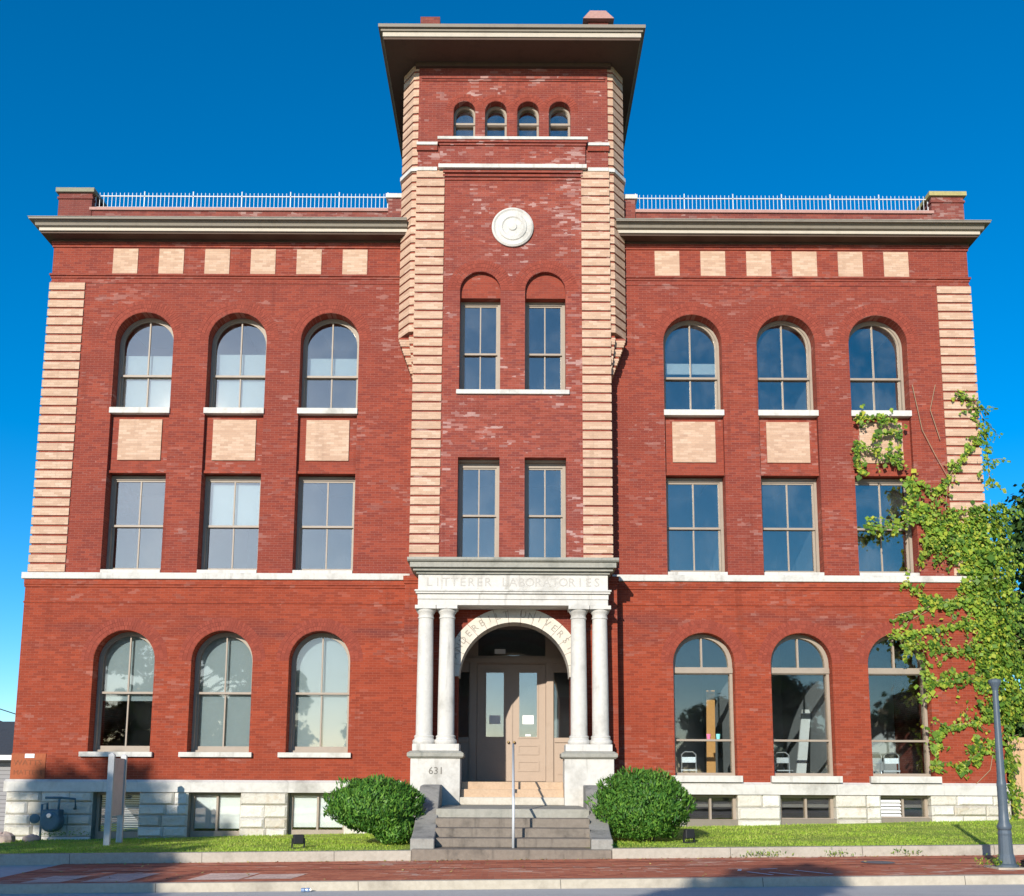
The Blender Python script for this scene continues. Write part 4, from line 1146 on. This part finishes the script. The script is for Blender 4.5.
# ------------------------------------------------------------------ sign seen edge-on
t = thing('yard_sign', 'weathered two post wooden sign board seen almost edge-on in front of the left wing', 'sign', (-8.62,-2.75,lawn_z(-8.8,-2.7)), rz=math.radians(9.5))
for y in (-.61, .61):
    mb = MB(); mb.box(-.06,.06,y-.06,y+.06,-.3,1.92); mb.frus((-.06,.06,y-.06,y+.06,1.92),(-.02,.02,y-.02,y+.02,1.96)); mb.build('post', M['wood'], t)
mb = MB(); mb.box(-.03,.03,-.55,.55,.62,1.86); mb.build('sign_panel', M['signface'], t)

# ------------------------------------------------------------------ gas meter
t = thing('gas_meter', 'teal grey gas meter with pipes in front of the stone foundation', 'gas meter', (-11.05,-.38,lawn_z(-11,-.4)))
mb = MB(); mb.lathe([(.20,-.17),(.25,-.13),(.26,0),(.25,.13),(.20,.17)], (0,0,.46), 'y', 22); mb.box(-.21,.21,-.14,.14,.5,.74); mb.build('meter_body', M['meter'], t, bevel=.02)
mb = MB(); mb.lathe([(.06,0),(.06,.05),(.05,.06)], (0,-.15,.60), 'y', 16); mb.build('dial', M['steel'], t)
mb = MB()
mb.tube([(-.27,0,-.2),(-.27,0,.86),(-.15,0,.88),(-.13,0,.72)], .028, 8)
mb.tube([(.13,0,.72),(.14,0,.98),(.2,0,1.02),(.5,.05,.99),(.52,.05,.80),(.42,.2,.76),(.42,.33,.76)], .028, 8)
mb.tube([(-.2,0,1.02),(.2,0,1.02)], .03, 8)
mb.build('pipe', M['meter'], t, smooth=True)
mb = MB(); mb.lathe([(.05,-.04),(.11,-.03),(.12,.03),(.05,.05)], (-.42,0,.52), 'y', 14); mb.tube([(-.42,0,.5),(-.27,0,.5)], .03, 8); mb.build('regulator', M['meter'], t)

# ------------------------------------------------------------------ small things
def rock(x, y, r, seed, label):
    rg = np.random.default_rng(seed); mb = MB(); n = 12; rings = 7; vs_ = []; fs = []
    for i in range(rings):
        ph = math.pi*(i+.3)/(rings-.4)
        for k in range(n):
            q = 1+rg.uniform(-.16,.16); a = 2*math.pi*k/n
            vs_.append((r*q*math.sin(ph)*math.cos(a), r*.8*q*math.sin(ph)*math.sin(a), r*.62*q*math.cos(ph)))
    for i in range(rings-1):
        for k in range(n): fs.append((i*n+k, (i+1)*n+k, (i+1)*n+(k+1)%n, i*n+(k+1)%n))
    fs.append(tuple(range(n))); fs.append(tuple(range((rings-1)*n+n-1, (rings-1)*n-1, -1)))
    mb.add(vs_, fs); o = mb.build('rock', M['rockm'], loc=(x, y, lawn_z(x, y)+r*.25)); tag(o, label, 'rock', 'rocks at the left corner')
rock(-11.85,-1.1,.28,1,'rounded reddish rock at the left corner of the lawn')
rock(-11.35,-.75,.2,2,'grey rock between the gas meter and the reddish rock')
rock(-12.2,-1.0,.16,4,'smallest rock, at the far left edge of the lawn')
for (x, y, lab) in [(-4.05,-5.3,'small black ground spotlight on the left lawn in front of the basement window'), (3.55,-5.0,'small black ground spotlight on the right lawn beside the yew bush')]:
    t = thing('ground_spotlight', lab, 'spotlight', (x, y, lawn_z(x, y)), rz=.4, group='spotlights on the lawn')
    mb = MB(); mb.box(-.10,.10,-.06,.05,.09,.27); mb.frus((-.10,.10,.05,.09,.11),(-.07,.07,.05,.09,.25)); mb.build('housing', M['black'], t, bevel=.015)
    mb = MB(); mb.box(-.13,-.105,-.02,.02,.02,.2); mb.box(.105,.13,-.02,.02,.02,.2); mb.box(-.13,.13,-.02,.02,0,.02); mb.lathe([(.015,-.15),(.02,0)], (0,0,0), n=8); mb.build('bracket', M['black'], t)
t = thing('crushed_can', 'crushed blue and silver drink can on the road by the kerb', 'can', (-2.95,-9.95,.0135*-2.95+.032), rz=.2)
mb = MB(); mb.lathe([(.02,-.065),(.03,-.06),(.033,-.02),(.024,.0),(.033,.03),(.03,.06),(.02,.065)], (0,0,0), 'x', 12); mb.build('can_body', paint('can_blue', (.22,.30,.46), .35, .2, .3), t)
mb = MB(); mb.lathe([(.026,.065),(.028,.074),(.014,.076)], (0,0,0), 'x', 12); mb.build('can_end', M['steel'], t)

# fallen leaves along the kerbs and on the pavement
n = 420
lx = np.concatenate([rng.uniform(-8, 9, 260), rng.uniform(-8, 9, 160)])
ly = np.concatenate([SB-.03-np.abs(rng.normal(0,.12,260)), rng.uniform(KY+.2, SB-.1, 160)])
lz = np.array([pz(x, y)+.012 for x, y in zip(lx, ly)])
fo = leaf_mesh('fallen_leaves', np.stack([lx, ly, lz], 1), np.tile([0,0,1.], (n,1)), np.full(n, .055), leafmat('dry_leaf', [(.20,.11,.05),(.36,.24,.09),(.50,.40,.14),(.30,.33,.10)], .1), aspect=.6, jitter=.25)
tag(fo, 'dry fallen leaves along the kerb', 'leaves', kind='stuff')

# ------------------------------------------------------------------ furniture seen through the right hand shop windows
def chair(x, y, z, rz, lab):
    t = thing('metal_chair', lab, 'chair', (x, y, z), rz, 'metal chairs inside the right hand windows')
    for sx in (-.2,.2):
        mb = MB(); mb.tube([(sx,-.2,0),(sx*.9,-.17,.46)], .016, 8); mb.build('leg', M['steel'], t)
        mb = MB(); mb.tube([(sx,.24,0),(sx*.9,.18,.46),(sx*.9,.22,.86)], .016, 8); mb.build('leg', M['steel'], t)
    mb = MB(); mb.box(-.21,.21,-.2,.2,.45,.49); mb.build('seat', M['steel'], t, bevel=.01)
    mb = MB(); mb.tube([(-.18,.22,.86),(-.1,.235,.93),(.1,.235,.93),(.18,.22,.86)], .016, 8); mb.box(-.17,.17,.21,.23,.66,.8); mb.build('backrest', M['steel'], t)
chair(4.62,.95,1.15+.25,3.0,'white metal chair inside the shop window nearest the entrance')
chair(7.1,1.1,1.4,2.7,'metal chair inside the middle right shop window')
chair(9.4,1.2,1.4,3.3,'metal chair on the left inside the vine covered shop window')
chair(9.95,1.3,1.4,2.9,'metal chair on the right inside the vine covered shop window')
tag(MB().box(2.4,11.88,.55,5.9,1.16,1.40).build('raised_floor', M['ceiling_dark'], B))
t = thing('timber_panel', 'upright orange timber panel leaning inside the first shop window', 'panel', (5.3,1.5,1.4))
mb = MB(); mb.add([(-.12,0,0),(.12,0,0),(.2,.25,2.6),(-.02,.25,2.6),(-.12,.04,0),(.12,.04,0),(.2,.29,2.6),(-.02,.29,2.6)], [(0,1,2,3),(7,6,5,4),(0,3,7,4),(1,5,6,2),(3,2,6,7),(0,4,5,1)]); mb.build('board', M['orange_wood'], t)
for x, mt, lab in ((5.03,'pink','pink plastic cup on the rail of the first shop window'), (5.27,'aqua','aqua plastic cup on the rail of the first shop window')):
    mb = MB(); mb.lathe([(.04,0),(.055,.13),(.05,.13),(.04,.02)], (0,0,0), n=14); o = mb.build('cup', M[mt], loc=(x,.33,2.64)); tag(o, lab, 'cup', 'cups on the window rail')
mb = MB(); mb.box(4.2,5.6,.30,.42,2.61,2.635); mb.build('window_shelf', M['frame'], B)
mb = MB(); mb.add([(7.35,1.0,1.4),(7.6,1.0,1.4),(8.5,3.2,3.6),(8.25,3.2,3.6),(7.35,1.08,1.4),(7.6,1.08,1.4),(8.5,3.28,3.6),(8.25,3.28,3.6)], [(0,1,2,3),(7,6,5,4),(0,3,7,4),(1,5,6,2),(3,2,6,7),(0,4,5,1)])
mb.build('sun_stripe', M['white'], B)  # white slanted board standing in for a sunlit stripe indoors

# ------------------------------------------------------------------ fence, neighbour, wires
t = thing('wooden_fence', 'cedar board fence closing the gap at the right end of the building', 'fence', (12.6,.4,.7))
mb = MB(); x = 0
while x < 6: mb.box(x, x+.135, -.01, .012, -.3, 2.02+random.uniform(-.01,.01)); x += .142
mb.build('boards', M['fence'], t)
mb = MB(); mb.box(0,6,.014,.06,.4,.5); mb.box(0,6,.014,.06,1.6,1.7); mb.box(0,6,-.05,-.012,1.72,1.80); mb.build('rail', M['fence'], t)
for x in (0.02, 2.4, 4.8):
    mb = MB(); mb.box(x, x+.1, .062, .16, -.3, 2.1); mb.build('post', M['fence'], t)

t = thing('neighbour_house', 'grey clapboard house with a dark shingle roof behind the left end of the building', 'house', (-20,10,-.4))
mb = MB(); mb.box(-4.5,5.2,-3,5,-.5,2.75); mb.build('wall', M['siding'], t)
mb = MB()
mb.yz([(-3.5,2.62),(-3.5,2.72),(1,4.0),(5.5,2.72),(5.5,2.62),(1,3.88)], -4.8, 5.5); mb.build('roof', M['shingle'], t)
mb = MB(); mb.box(-4.8,5.5,-3.58,-3.48,2.55,2.70); mb.build('gutter', M['white'], t)
mb = MB(); mb.xz([( -4.5,2.7),(5.2,2.7),(5.2,2.75),(-4.5,2.75)], -3.0, 5); mb.build('gable', M['siding'], t)
mb = MB(); mb.xz(rect(2.2,3.4,.5,2.0), -3.06, -2.99, [rect(2.3,3.3,.6,1.9)]); f_ = mb.build('window', M['white'], t)
mb = MB(); mb.box(2.3,3.3,-3.02,-3.01,.6,1.9); mb.build('pane', M['glass'], f_)
for (ya, yb, lab) in [(709, 714.5, 'upper of the two overhead wires by the left corner'), (721, 727, 'lower of the two overhead wires by the left corner')]:
    p0, p1 = unp(0, ya, 17), unp(17, yb, 17); d = p1-p0
    mb = MB(); mb.tube([p0+d*k for k in (-40, -25, -12, -4, 0, 1, 4)], .022, 6)
    tag(mb.build('overhead_wire', M['wire']), lab, 'wire', 'overhead wires')
